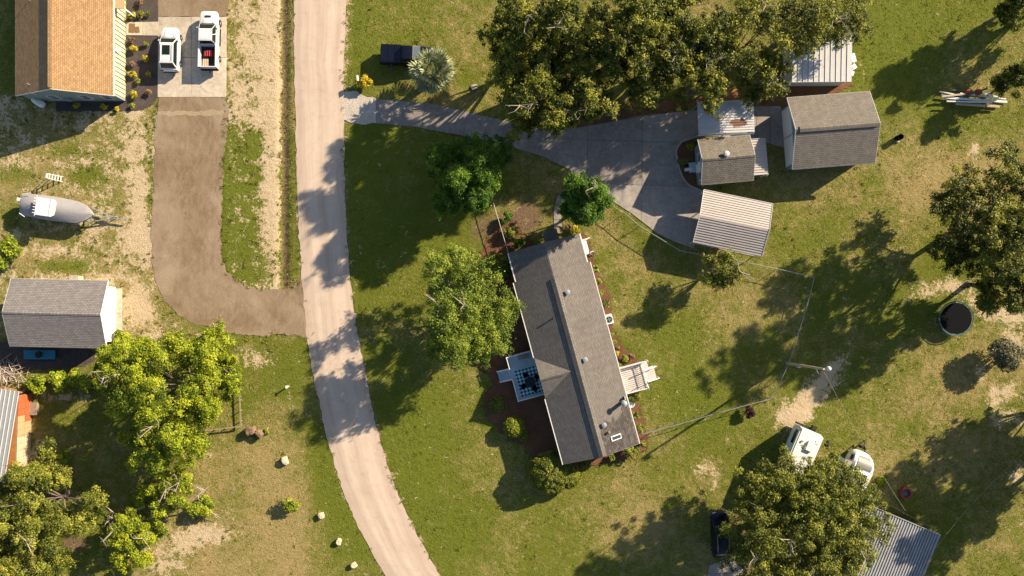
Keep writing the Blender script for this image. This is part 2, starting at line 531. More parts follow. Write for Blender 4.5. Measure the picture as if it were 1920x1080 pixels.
def mulchmat(name, c0, c1):
    m, n, b, N, L = newmat(name)
    b.inputs['Roughness'].default_value = 0.95
    b.inputs['Specular IOR Level'].default_value = 0.1
    tc = N.new('ShaderNodeTexCoord')
    f = noise(N, L, tc.outputs['Object'], 9.0, 5, 0.8)
    g = noise(N, L, tc.outputs['Object'], 0.9, 4, 0.6)
    k = math_(N, L, 'ADD', math_(N, L, 'MULTIPLY', f, 0.75), math_(N, L, 'MULTIPLY', g, 0.35))
    L.new(mixcol(N, L, ramp(N, L, k, 0.32, 0.78), c0, c1), b.inputs['Base Color'])
    bumpn(N, L, f, 0.9, 0.12, b)
    return m


slabvary(M['concrete']); slabvary(M['concrete_new'])
def gravelmat(name, c0, c1, c2):
    m, n, b, N, L = newmat(name)
    b.inputs['Roughness'].default_value = 0.95
    b.inputs['Specular IOR Level'].default_value = 0.1
    tc = N.new('ShaderNodeTexCoord'); o = tc.outputs['Object']
    mp = N.new('ShaderNodeMapping'); mp.inputs['Scale'].default_value = (1.0, 0.4, 1); L.new(o, mp.inputs[0])
    f = noise(N, L, o, 11.0, 5, 0.85)
    md = noise(N, L, mp.outputs[0], 1.3, 6, 0.7, 1.6)
    bg_ = noise(N, L, o, 0.16, 4, 0.6, 0.8)
    k = math_(N, L, 'ADD', math_(N, L, 'MULTIPLY_ADD', f, 1.5, -0.75), math_(N, L, 'MULTIPLY_ADD', md, 1.3, -0.65))
    k = math_(N, L, 'ADD', k, 0.5)
    c = mixcol(N, L, ramp(N, L, k, 0.1, 0.9), c0, c1)
    c = mixcol(N, L, math_(N, L, 'MULTIPLY', ramp(N, L, bg_, 0.42, 0.66), 0.55), c, c2)
    L.new(c, b.inputs['Base Color'])
    bumpn(N, L, f, 0.6, 0.08, b)
    return m


M['ground'] = groundmat()
M['road'] = roadmat('sandy_road', (0.355, 0.275, 0.215), (0.525, 0.430, 0.350), 0.9)
M['gravel'] = gravelmat('brown_gravel', (0.110, 0.078, 0.048), (0.275, 0.200, 0.130), (0.35, 0.28, 0.205))
M['shell'] = mulchmat('pale_gravel', (0.26, 0.23, 0.20), (0.60, 0.54, 0.47))
M['shell2'] = mulchmat('pale_grit', (0.20, 0.15, 0.10), (0.42, 0.33, 0.235))
M['mulch'] = mulchmat('red_mulch', (0.065, 0.032, 0.019), (0.23, 0.115, 0.064))
M['blackmulch'] = mulchmat('black_mulch', (0.035, 0.030, 0.030), (0.12, 0.095, 0.085))
M['ditch'] = mulchmat('ditch_soil', (0.030, 0.022, 0.014), (0.15, 0.105, 0.055))
M['straw'] = mulchmat('leaf_litter', (0.10, 0.05, 0.02), (0.40, 0.22, 0.09))
M['grassblade'] = leafmat('grass_blades', (0.35, 0.275, 0.12), (0.20, 0.20, 0.036), (0.105, 0.138, 0.011), 0.3)


# rusted white sheet: rust has its own shape on the sheet
def rustmat():
    m, n, b, N, L = newmat('rusted_white_sheet')
    b.inputs['Roughness'].default_value = 0.5
    tc = N.new('ShaderNodeTexCoord')
    o = tc.outputs['Object']
    mp = N.new('ShaderNodeMapping')
    mp.inputs['Location'].default_value = (-0.75, 0.85, 0)
    mp.inputs['Scale'].default_value = (0.58, 1.35, 0)
    L.new(o, mp.inputs[0])
    gr = N.new('ShaderNodeTexGradient'); gr.gradient_type = 'SPHERICAL'
    L.new(mp.outputs[0], gr.inputs[0])
    nz = noise(N, L, o, 3.5, 5, 0.75)
    k = math_(N, L, 'ADD', math_(N, L, 'MULTIPLY', gr.outputs['Fac'], 0.75), math_(N, L, 'MULTIPLY', nz, 0.75))
    st = noise(N, L, o, 1.2, 4, 0.6)
    base = mixcol(N, L, st, (0.33, 0.34, 0.35), (0.54, 0.53, 0.51))
    c = mixcol(N, L, ramp(N, L, k, 0.66, 0.74), base, (0.15, 0.065, 0.035))
    L.new(c, b.inputs['Base Color'])
    return m


M['rust'] = rustmat()


def checkmat():
    m, n, b, N, L = newmat('checked_rug')
    b.inputs['Roughness'].default_value = 0.9
    tc = N.new('ShaderNodeTexCoord')
    mp = N.new('ShaderNodeMapping')
    mp.inputs['Rotation'].default_value = (0, 0, R(45))
    L.new(tc.outputs['Object'], mp.inputs[0])
    ck = N.new('ShaderNodeTexChecker')
    ck.inputs['Scale'].default_value = 3.7
    ck.inputs['Color1'].default_value = (0.015, 0.085, 0.14, 1)
    ck.inputs['Color2'].default_value = (0.42, 0.62, 0.66, 1)
    L.new(mp.outputs[0], ck.inputs[0])
    L.new(ck.outputs[0], b.inputs['Base Color'])
    return m


M['rug'] = checkmat()


# ------------------------------------------------------------------ noise and masks in numpy
def vnoise(x, y, seed=0):
    xi, yi = np.floor(x).astype(np.int64), np.floor(y).astype(np.int64)
    xf, yf = x - xi, y - yi

    def h(a, b):
        n = (a * 374761393 + b * 668265263 + seed * 974711) & 0x7fffffff
        n = ((n ^ (n >> 13)) * 1274126177) & 0x7fffffff
        return ((n ^ (n >> 16)) & 0xffff) / 65535.0
    u, v = xf * xf * (3 - 2 * xf), yf * yf * (3 - 2 * yf)
    return (h(xi, yi) * (1 - u) + h(xi + 1, yi) * u) * (1 - v) + (h(xi, yi + 1) * (1 - u) + h(xi + 1, yi + 1) * u) * v


def fbm(x, y, seed=0, oct=4):
    r, a, t = 0, 1.0, 0
    for i in range(oct):
        r = r + a * vnoise(x * 2 ** i, y * 2 ** i, seed + i * 17)
        t += a; a *= 0.55
    return r / t


def inpoly(x, y, poly):
    c = np.zeros(x.shape, dtype=bool)
    n = len(poly)
    for i in range(n):
        x0, y0 = poly[i][0], poly[i][1]
        x1, y1 = poly[(i + 1) % n][0], poly[(i + 1) % n][1]
        if y0 == y1: continue
        k = ((y0 > y) != (y1 > y)) & (x < (x1 - x0) * (y - y0) / (y1 - y0) + x0)
        c ^= k
    return c


# ------------------------------------------------------------------ ground outlines (photo pixels, on the ground)
ROAD_L = [(553, -700), (553, -120), (553, 0), (553, 100), (556, 250), (560, 400), (566, 500), (574, 600), (585, 680), (600, 750), (618, 830), (645, 920), (680, 1000), (725, 1080), (780, 1160), (860, 1260), (1110, 1500)]
ROAD_R = [(648, -700), (648, -120), (648, 0), (643, 150), (643, 250), (648, 400), (655, 520), (672, 640), (688, 720), (705, 800), (735, 900), (775, 990), (825, 1080), (885, 1165), (970, 1260), (1215, 1490)]
GRAVEL = [(297, 182), (421, 182), (419, 300), (415, 400), (416, 470), (422, 500), (436, 522), (460, 537), (500, 544), (545, 540), (574, 528), (581, 627), (540, 627), (480, 629), (420, 622), (370, 607), (330, 585), (305, 558), (290, 520), (284, 470), (286, 400), (290, 300), (292, 240)]
PAD = [(297, 32), (425, 32), (424, 182), (296, 182)]
WALK = [(237, 42), (297, 41), (297, 67), (237, 66)]
DRIVE = [(705, 186), (800, 193), (860, 206), (927, 222), (1000, 238), (1082, 240), (1138, 230), (1193, 219), (1260, 211), (1309, 207), (1309, 258), (1276, 268), (1268, 285), (1270, 305), (1278, 330), (1290, 347), (1319, 360), (1300, 466), (1262, 452), (1233, 438), (1184, 400), (1153, 380), (1100, 340), (1062, 315), (1019, 294), (965, 277), (900, 260), (837, 249), (780, 238), (705, 231)]
APRON = [(640, 172), (668, 172), (680, 180), (706, 186), (706, 231), (680, 233), (655, 228), (640, 226)]
LINK = [(1309, 200), (1462, 199), (1467, 207), (1473, 277), (1442, 269), (1418, 260), (1309, 254)]
MULCH_W = [(901, 478), (912, 455), (924, 432), (938, 414), (955, 410), (968, 424), (990, 446), (1030, 480), (1060, 620), (1090, 740), (1130, 845), (1195, 830), (1214, 842), (1192, 860), (1130, 870), (1080, 882), (1040, 885), (1008, 868), (980, 838), (940, 812), (912, 780), (905, 745), (922, 722), (918, 700), (895, 690), (880, 660), (890, 600), (905, 550), (908, 510)]
MULCH_E = [(1088, 440), (1102, 445), (1118, 500), (1145, 560), (1150, 620), (1172, 655), (1195, 672), (1200, 700), (1195, 740), (1210, 800), (1214, 838), (1190, 840), (1150, 760), (1100, 600), (1080, 480)]
MULCH_T = [(1010, 215), (1080, 190), (1130, 196), (1200, 190), (1300, 185), (1420, 170), (1465, 178), (1462, 199), (1308, 199), (1260, 208), (1193, 216), (1138, 227), (1082, 237), (1010, 233)]
MULCH_NE = [(1462, 178), (1495, 150), (1592, 152), (1598, 160), (1560, 178), (1535, 185), (1470, 200)]
BED_A = [(1270, 300), (1281, 298), (1303, 297), (1306, 275), (1306, 258), (1282, 265), (1270, 280)]
BED_B = [(1272, 309), (1303, 308), (1310, 345), (1318, 357), (1294, 347), (1281, 333)]
BLACKBED = [(237, 68), (296, 68), (296, 182), (288, 195), (268, 207), (240, 208), (105, 209), (105, 190), (237, 190)]
BLACKBED_N = [(239, -80), (297, -80), (297, 41), (239, 41)]
FRONTWALK = [(1060, 352), (1045, 369), (1038, 395), (1039, 438), (1055, 438), (1052, 400), (1058, 380), (1072, 362)]
SANDTRACK = [(1600, 668), (1560, 690), (1535, 715), (1505, 745), (1475, 770), (1452, 790), (1470, 800), (1490, 806), (1520, 775), (1535, 740), (1570, 715)]
SHEDRAMP = [(216, 541), (229, 541), (229, 640), (216, 640)]
DRIVE_S = [(1330, 1060), (1370, 1045), (1400, 1050), (1400, 1180), (1310, 1180)]

HARD = [GRAVEL, PAD, WALK, DRIVE, LINK, FRONTWALK, SHEDRAMP, APRON, DRIVE_S, ROAD_L + ROAD_R[::-1], [(297, -80), (425, -80), (425, 32), (297, 32)]]
BEDS = [MULCH_W, MULCH_E, MULCH_T, MULCH_NE, BED_A, BED_B, BLACKBED, BLACKBED_N]
FOOT = [[(30, -80), (236, -80), (236, 190), (36, 190)], [(40, 540), (216, 540), (216, 640), (40, 640)],
        [(975, 470), (1085, 440), (1185, 820), (1060, 855)], [(1466, 205), (1625, 195), (1630, 305), (1473, 316)],
        [(1308, 262), (1440, 260), (1440, 325), (1312, 340)], [(1490, 80), (1585, 80), (1585, 150), (1490, 150)]]


def cover(px, py):
    """sand, lush, litter at ground points given in photo pixels"""
    x, y = px, py
    big = fbm(x / 110, y / 110, 3)
    mid = fbm(x / 38, y / 38, 9)
    sand = np.full(x.shape, -0.12)
    lush = np.full(x.shape, 0.52) + (big - 0.5) * 0.8 + (mid - 0.5) * 0.5
    lit = np.full(x.shape, -0.2)

    def g(cx, cy, rx, ry=None, rot=0.0):
        ry = ry or rx
        c, s = math.cos(R(rot)), math.sin(R(rot))
        dx, dy = x - cx, y - cy
        u, v = (dx * c + dy * s) / rx, (-dx * s + dy * c) / ry
        return np.exp(-(u * u + v * v) * 1.4)

    def rect(x0, x1, y0, y1, e=14):
        sg = lambda t: 1 / (1 + np.exp(-np.clip(t, -40, 40)))
        return sg((x - x0) / e * 4) * sg((x1 - x) / e * 4) * sg((y - y0) / e * 4) * sg((y1 - y) / e * 4)
    # strip between gravel drive and road
    sand += rect(422, 534, -200, 560, 14) * (0.55 + 0.6 * mid) + rect(488, 529, -200, 470, 10) * 0.30
    gp = rect(421, 496, 232, 545, 22) * (0.75 + 0.5 * (mid - 0.5))
    sand -= gp * 0.75; lush += gp * 0.5
    sand -= rect(421, 450, -100, 120, 20) * 0.3 * 2 * mid
    sand -= rect(538, 556, -200, 560, 8) * 0.28
    lush -= rect(538, 556, -200, 560, 8) * 0.12
    lit += rect(526, 541, -200, 560, 7) * 1.0
    sand -= rect(526, 541, -200, 560, 7) * 0.8
    # left yard
    sand += rect(-200, 295, 190, 640, 30) * 0.46 * (0.3 + 1.4 * mid)
    sand += rect(228, 292, 190, 640, 22) * 0.22
    for c in ((262, 270, 22, 14), (225, 330, 26, 14), (258, 390, 16, 40), (255, 440, 26), (280, 460, 14, 30), (268, 570, 26, 36), (300, 620, 26, 18), (200, 520, 40, 10), (30, 440, 16), (10, 190, 60, 20), (120, 470, 30, 14)):
        sand += g(*c) * 0.55
    lush -= rect(-200, 292, 190, 640, 30) * 0.20
    for c in ((30, 330, 50, 20), (120, 280, 40, 16), (20, 410, 30, 40), (120, 500, 60, 16), (160, 330, 40, 20), (285, 350, 10, 60)):
        lush += g(*c) * 0.4; sand -= g(*c) * 0.4
    # lower left
    for c in ((480, 665, 44, 28), (350, 1010, 60, 40), (300, 1060, 60, 40), (400, 1000, 60, 22), (120, 745, 60, 12), (75, 840, 40, 18), (180, 705, 30, 10), (60, 880, 20, 40), (395, 855, 10), (150, 930, 14)):
        sand += g(*c) * 0.80
    lit += rect(-200, 380, 880, 1150, 40) * 0.25 + g(60, 680, 120, 26) * 0.9 + g(140, 1020, 36, 26) * 0.9
    lush -= rect(360, 575, 830, 1150, 40) * 0.36
    lush += g(625, 890, 40, 130, -20) * 0.42 + g(540, 690, 50, 60) * 0.35 + g(110, 780, 50, 30) * 0.3 + g(470, 740, 50, 30) * 0.3
    sand += g(549, 770, 5, 48, -12) * 0.55 + g(430, 960, 60, 40) * 0.16 + g(545, 960, 40, 60) * 0.14
    lit += g(430, 890, 60, 40) * 0.25 + g(480, 670, 90, 60) * 0.2
    yl = np.array([p[1] for p in ROAD_L]); xl = np.array([p[0] for p in ROAD_L])
    yr = np.array([p[1] for p in ROAD_R]); xr = np.array([p[0] for p in ROAD_R])
    dl, dr_ = np.interp(y, yl, xl) - x, x - np.interp(y, yr, xr)
    sand += np.exp(-(np.maximum(dl, 0) / 7.0) ** 2) * (dl > -20) * (x < 900) * .45 + np.exp(-(np.maximum(dr_, 0) / 7.0) ** 2) * (dr_ > -20) * (x < 1000) * .45
    for c in ((300, 592, 16, 12), (335, 612, 24, 9), (375, 626, 30, 8), (425, 632, 34, 6), (412, 250, 6, 30), (290, 470, 6, 60), (290, 300, 6, 60)):
        sand += g(*c) * 0.6
    # right of the road
    lush += rect(650, 905, 235, 600, 30) * 0.30
    lush += g(760, 850, 130, 200) * 0.34 + g(830, 1000, 140, 90) * 0.24
    lush += g(1690, 70, 90, 120) * 0.75 + g(1640, 330, 60, 30) * 0.2
    lush += g(1250, 620, 110, 100) * 0.22 + g(1290, 740, 70, 60) * 0.3
    sand += rect(642, 664, -200, 180, 8) * 0.30
    lush += g(670, 60, 8, 90) * 0.5
    sand -= g(670, 60, 8, 90) * 0.3
    lush -= g(850, 60, 50, 60) * 0.15 + g(1170, 940, 160, 100) * 0.24 + g(1780, 330, 150, 80) * 0.42 + g(1770, 750, 120, 90) * 0.30
    lush -= g(860, 190, 60, 30) * 0.25
    lit += g(905, 430, 60, 60) * 0.85 + g(985, 415, 60, 40) * 0.9 + g(890, 620, 20, 80) * 0.6 + g(990, 370, 40, 60) * 0.50 + g(1000, 320, 40, 20) * 0.3
    sand += g(985, 410, 22, 30) * 0.32
    lush -= g(1140, 440, 40, 30) * 0.25 + g(1220, 500, 50, 40) * 0.2 + g(1380, 590, 50, 60) * 0.22
    # right side bare soil
    for c in ((1560, 700, 24, 60, 38), (1512, 748, 34, 66, 45), (1478, 790, 34, 24), (1500, 775, 34, 30), (1340, 905, 14, 24, 20), (1320, 875, 30, 20), (1880, 590, 66, 26), (1905, 640, 36, 60), (1890, 735, 50, 26), (1865, 770, 14, 40), (1905, 790, 34, 22), (1828, 282, 14, 30), (1830, 380, 26), (1790, 535, 50, 22), (1850, 560, 50, 26), (1730, 545, 40, 20), (1910, 890, 24, 26), (1840, 700, 14, 24)):
        sand += g(*c) * 0.80
    lit += g(1700, 500, 80, 70) * 0.45 + g(1800, 560, 80, 40) * 0.4 + g(1430, 830, 70, 40) * 0.5 + g(1880, 900, 60, 60) * 0.5 + g(1440, 480, 50) * 0.0
    lit += g(1450, 600, 40, 50) * 0.3 + g(1700, 240, 50, 40) * 0.35 + g(1335, 880, 50, 40) * 0.3 + g(1555, 855, 20, 14) * 0.6
    # under the big trees
    lit += rect(940, 1600, -200, 190, 50) * 0.62
    return sand, lush, lit


def build_ground():
    fx = np.arange(-58, 58.01, 0.22)
    fy = np.arange(-34, 38.01, 0.22)
    out = np.array([3, 7, 14, 28, 60, 130, 300, 700, 1600, 3200.0])
    xs = np.concatenate([fx[0] - out[::-1], fx, fx[-1] + out])
    ys = np.concatenate([fy[0] - out[::-1], fy, fy[-1] + out])
    X, Y = np.meshgrid(xs, ys)
    px, py = X * S + NX, NY - Y * S
    Z = (fbm(X * 0.9, Y * 0.9, 5) - 0.5) * 0.05
    ditch = np.exp(-((px - 533) / 9.0) ** 2) * (py < 575)
    Z -= ditch * 0.28
    soft = np.zeros(X.shape, dtype=bool)
    for poly in HARD + BEDS + FOOT:
        soft |= inpoly(px, py, poly)
    Z = np.where(soft, -0.03, np.minimum(Z, 0.02))
    sand, lush, lit = cover(px, py)
    ny, nx = X.shape
    v = np.stack([X, Y, Z], -1).reshape(-1, 3)
    i = np.arange((ny - 1) * (nx - 1))
    r_, c_ = i // (nx - 1), i % (nx - 1)
    a = r_ * nx + c_
    f = np.stack([a, a + 1, a + nx + 1, a + nx], -1)
    me = bpy.data.meshes.new('ground')
    me.vertices.add(len(v)); me.vertices.foreach_set('co', v.astype(np.float32).ravel())
    me.loops.add(f.size); me.loops.foreach_set('vertex_index', f.astype(np.int32).ravel())
    me.polygons.add(len(f)); me.polygons.foreach_set('loop_start', (np.arange(len(f)) * 4).astype(np.int32))
    me.update(calc_edges=True)
    at = me.color_attributes.new('cover', 'FLOAT_COLOR', 'POINT')
    col = np.ones((len(v), 4), dtype=np.float32)
    col[:, 0], col[:, 1], col[:, 2] = sand.ravel(), lush.ravel(), lit.ravel()
    at.data.foreach_set('color', col.ravel())
    me.materials.append(M['ground'])
    me.polygons.foreach_set('use_smooth', [True] * len(f))
    o = bpy.data.objects.new('ground', me)
    C.objects.link(o)
    tag(o, kind='structure')


build_ground()


def densify(poly, step=0.45, jit=0.0, closed=True, seed=0):
    out = []
    n = len(poly)
    rr = random.Random(seed)
    for i in range(n if closed else n - 1):
        a, b = Vector(poly[i][:2]), Vector(poly[(i + 1) % n][:2])
        k = max(1, int((b - a).length / step))
        nn = Vector((-(b - a).y, (b - a).x)).normalized()
        for j in range(k):
            p = a.lerp(b, j / k)
            out.append(p + nn * rr.uniform(-jit, jit))
    return out


def spline(pts, k=8):
    """Catmull-Rom through 2D points"""
    pts = [Vector(p) for p in pts]
    out = []
    for i in range(len(pts) - 1):
        p0, p1, p2, p3 = pts[max(i - 1, 0)], pts[i], pts[i + 1], pts[min(i + 2, len(pts) - 1)]
        for j in range(k):
            t = j / k
            out.append(0.5 * ((2 * p1) + (p2 - p0) * t + (2 * p0 - 5 * p1 + 4 * p2 - p3) * t * t + (3 * p1 - p0 - 3 * p2 + p3) * t ** 3))
    out.append(pts[-1])
    return out


def W2(poly): return [P(*p).to_2d() for p in poly]


def sheet(name, poly, z, mat, jit=0.0, smooth=False, label=None):
    pts = W2(poly)
    if smooth: pts = spline(pts + [pts[0]], 5)[:-1]
    pts = densify(pts, 0.3, jit, seed=len(name) * 7 + len(poly))
    bm = bmesh.new()
    vs = [bm.verts.new((p.x, p.y, z)) for p in pts]
    f = bm.faces.new(vs)
    if f.normal.z < 0: f.normal_flip()
    bmesh.ops.triangulate(bm, faces=[f])
    uv = bm.loops.layers.uv.new('UVMap')
    for f in bm.faces:
        if f.normal.z < 0: f.normal_flip()
        for l in f.loops: l[uv].uv = l.vert.co.xy
    me = bpy.data.meshes.new(name); bm.to_mesh(me); bm.free()
    me.materials.append(mat)
    o = bpy.data.objects.new(name, me); C.objects.link(o)
    tag(o, kind='structure', label=label)
    return o


# road strip with its own lengthwise UV
def build_road():
    L_, R_ = spline(W2(ROAD_L), 10), spline(W2(ROAD_R), 10)
    n = min(len(L_), len(R_))
    L_ = [L_[int(i * (len(L_) - 1) / (n - 1))] for i in range(n)]
    R_ = [R_[int(i * (len(R_) - 1) / (n - 1))] for i in range(n)]
    vs, uv, fs = [], [], []
    dist, K = 0, 8
    rr = random.Random(4)
    for i in range(n):
        if i: dist += (L_[i] - L_[i - 1]).length
        for k in range(K + 1):
            t = k / K
            if k == 0: t -= rr.uniform(0, 0.035)
            if k == K: t += rr.uniform(0, 0.03)
            p = L_[i].lerp(R_[i], t)
            vs.append((p.x, p.y, 0.03 + 0.05 * (1 - (2 * k / K - 1) ** 2)))
            uv.append((t * (R_[i] - L_[i]).length, dist))
    for i in range(n - 1):
        for k in range(K):
            a = i * (K + 1) + k
            fs.append((a, a + 1, a + K + 2, a + K + 1))
    m = MB(); m.add(vs, fs, uv)
    o = m.build('road', M['road'], smooth=True)
    tag(o, kind='structure')


build_road()
sheet('gravel_driveway', GRAVEL, 0.026, M['gravel'], 0.17, True)
sheet('gravel_driveway', [(297, -120), (425, -120), (425, 31), (297, 31)], 0.026, M['gravel'], 0.05)
sheet('gravel_seam', [(296, 209), (420, 207), (420, 216), (296, 217)], 0.030, M['shell2'], 0.12)
sheet('gravel_apron', APRON, 0.024, M['shell'], 0.12)
sheet('mulch_bed', MULCH_W, 0.034, M['mulch'], 0.22)
sheet('mulch_bed', MULCH_E, 0.038, M['mulch'], 0.10, True)
sheet('mulch_bed', MULCH_T, 0.030, M['mulch'], 0.12, True)
sheet('mulch_bed', MULCH_NE, 0.035, M['mulch'], 0.12)
sheet('mulch_bed', BLACKBED, 0.022, M['blackmulch'], 0.06)
sheet('mulch_bed', BLACKBED_N, 0.022, M['blackmulch'], 0.04)
sheet('mulch_bed', BED_A, 0.03, M['mulch'], 0.02)
sheet('mulch_bed', BED_B, 0.03, M['mulch'], 0.02)
sheet('shed_yard', [(0, 640), (150, 640), (190, 668), (150, 690), (60, 694), (-40, 690)], 0.024, M['blackmulch'], 0.15)
sheet('leaf_litter', [(1320, 168), (1405, 165), (1412, 192), (1330, 196)], 0.042, M['straw'], 0.15)


# concrete slabs cut by joints
def clip(poly, a, nrm, keep):
    out = []
    n = len(poly)
    dd = [(Vector(p) - a).dot(nrm) * keep for p in poly]
    for i in range(n):
        j = (i + 1) % n
        if dd[i] >= 0: out.append(Vector(poly[i]))
        if (dd[i] >= 0) != (dd[j] >= 0):
            out.append(Vector(poly[i]).lerp(Vector(poly[j]), dd[i] / (dd[i] - dd[j])))
    return out


def slabs(name, poly, cuts, z0, z1, mat, gap=0.02, smooth=False):
    root = bpy.data.objects.new(name, None); C.objects.link(root)
    tag(root, kind='structure')
    pts = W2(poly)
    if smooth: pts = spline(pts + [pts[0]], 4)[:-1]
    polys = [pts]
    for (ax, ay, bx, by) in cuts:
        a, b = P(ax, ay).to_2d(), P(bx, by).to_2d()
        t = (b - a).normalized(); nn = Vector((-t.y, t.x))
        nxt = []
        for q in polys:
            for k in (1, -1):
                r_ = clip(q, a + nn * gap * k, nn, k)
                if len(r_) > 2:
                    ar = 0.5 * sum(r_[i].x * r_[(i + 1) % len(r_)].y - r_[(i + 1) % len(r_)].x * r_[i].y for i in range(len(r_)))
                    if abs(ar) > 0.15: nxt.append(r_)
        polys = nxt
    rr = random.Random(len(poly))
    for q in polys:
        m = MB(); m.prism(q, z0, z1 + rr.uniform(0, 0.012))
        m.build('slab', mat, root)
    return root


slabs('parking_pad', PAD, [(296, 108, 425, 108), (360, 20, 360, 190)], -0.1, 0.045, M['concrete_new'])
slabs('walkway', WALK, [(268, 30, 268, 80)], -0.1, 0.05, M['concrete_new'])
slabs('driveway', DRIVE, [(798, 180, 790, 250), (880, 190, 868, 270), (952, 210, 935, 285), (1018, 220, 1008, 310), (1102, 220, 1100, 360), (1205, 200, 1203, 425),
                          (1100, 262, 1320, 268), (1100, 343, 1320, 352)], -0.1, 0.04, M['concrete'], 0.016)
slabs('driveway_link', LINK, [(1417, 190, 1419, 290), (1443, 190, 1446, 290)], -0.1, 0.036, M['concrete'])
slabs('front_walk', FRONTWALK, [(1030, 385, 1070, 385), (1030, 412, 1070, 412)], -0.1, 0.04, M['concrete'])
slabs('shed_ramp', SHEDRAMP, [(210, 587, 235, 587)], -0.1, 0.06, M['concrete_new'])
slabs('driveway_south', DRIVE_S, [(1300, 1075, 1410, 1075)], -0.1, 0.04, M['concrete'])
for pl in ([(1304, 258), (1281, 264), (1268, 281), (1270, 299)], [(1271, 308), (1280, 333), (1293, 348), (1318, 359)]):
    m = MB(); pts = spline(W2(pl), 5)
    for i in range(len(pts) - 1): m.beam(pts[i].to_3d() + Vector((0, 0, .05)), pts[i + 1].to_3d() + Vector((0, 0, .05)), 0.15, 0.14)
    tag(m.build('kerb', M['kerb']), kind='structure')


# ------------------------------------------------------------------ grass tufts (real blades)
def tri_mesh(name, v, tint, mat, nper, parent=None):
    """v: (N, nper, 3) polygons of nper corners"""
    n = len(v)
    me = bpy.data.meshes.new(name)
    me.vertices.add(n * nper); me.vertices.foreach_set('co', v.astype(np.float32).ravel())
    me.loops.add(n * nper); me.loops.foreach_set('vertex_index', np.arange(n * nper, dtype=np.int32))
    me.polygons.add(n); me.polygons.foreach_set('loop_start', (np.arange(n) * nper).astype(np.int32))
    me.update(calc_edges=True)
    a = me.attributes.new('tint', 'FLOAT', 'POINT')
    a.data.foreach_set('value', np.repeat(tint, nper).astype(np.float32))
    me.materials.append(mat)
    o = bpy.data.objects.new(name, me); C.objects.link(o)
    if parent: o.parent = parent
    return o


def grass():
    N = 210000
    x = rng.uniform(-57, 57, N); y = rng.uniform(-33, 36, N)
    px, py = x * S + NX, NY - y * S
    sand, lush, lit = cover(px, py)
    nz = fbm(x * 1.1, y * 1.1, 77)
    ok = (sand + (nz - .5) * 1.3 + rng.normal(0, .22, N) < 0.36) & (lit + (nz - .5) < 0.75)
    for q in HARD + FOOT + BEDS: ok &= ~inpoly(px, py, q)
    x, y, lush, nz = x[ok], y[ok], lush[ok], nz[ok]
    n = len(x)
    B = 3
    cl = fbm(x * 2.6, y * 2.6, 91, 3)
    hgt = np.repeat(rng.uniform(.02, .06, n) * (0.5 + 3.2 * np.clip(cl - .38, 0, 1)), B)
    X, Y = np.repeat(x, B), np.repeat(y, B)
    a = rng.uniform(0, 2 * np.pi, n * B)
    lean = rng.uniform(.5, 1.5, n * B) * hgt
    wd = rng.uniform(.025, .055, n * B)
    ox, oy = X + rng.normal(0, .05, n * B), Y + rng.normal(0, .05, n * B)
    v = np.zeros((n * B, 3, 3))
    v[:, 0] = np.stack([ox - np.sin(a) * wd, oy + np.cos(a) * wd, np.full(n * B, -.02)], -1)
    v[:, 1] = np.stack([ox + np.sin(a) * wd, oy - np.cos(a) * wd, np.full(n * B, -.02)], -1)
    v[:, 2] = np.stack([ox + np.cos(a) * lean, oy + np.sin(a) * lean, hgt], -1)
    pat = (fbm(x * 1.6, y * 1.6, 31) - .5) * 1.1 + (fbm(x * 5, y * 5, 47, 2) - .5) * .9
    tint = np.clip(np.repeat(lush + pat, B) + rng.normal(0, .22, n * B) + 0.02, 0, 1)
    tag(tri_mesh('grass', v, tint, M['grassblade'], 3), 'short green and straw coloured grass covering the lawns', 'grass', kind='stuff')


grass()


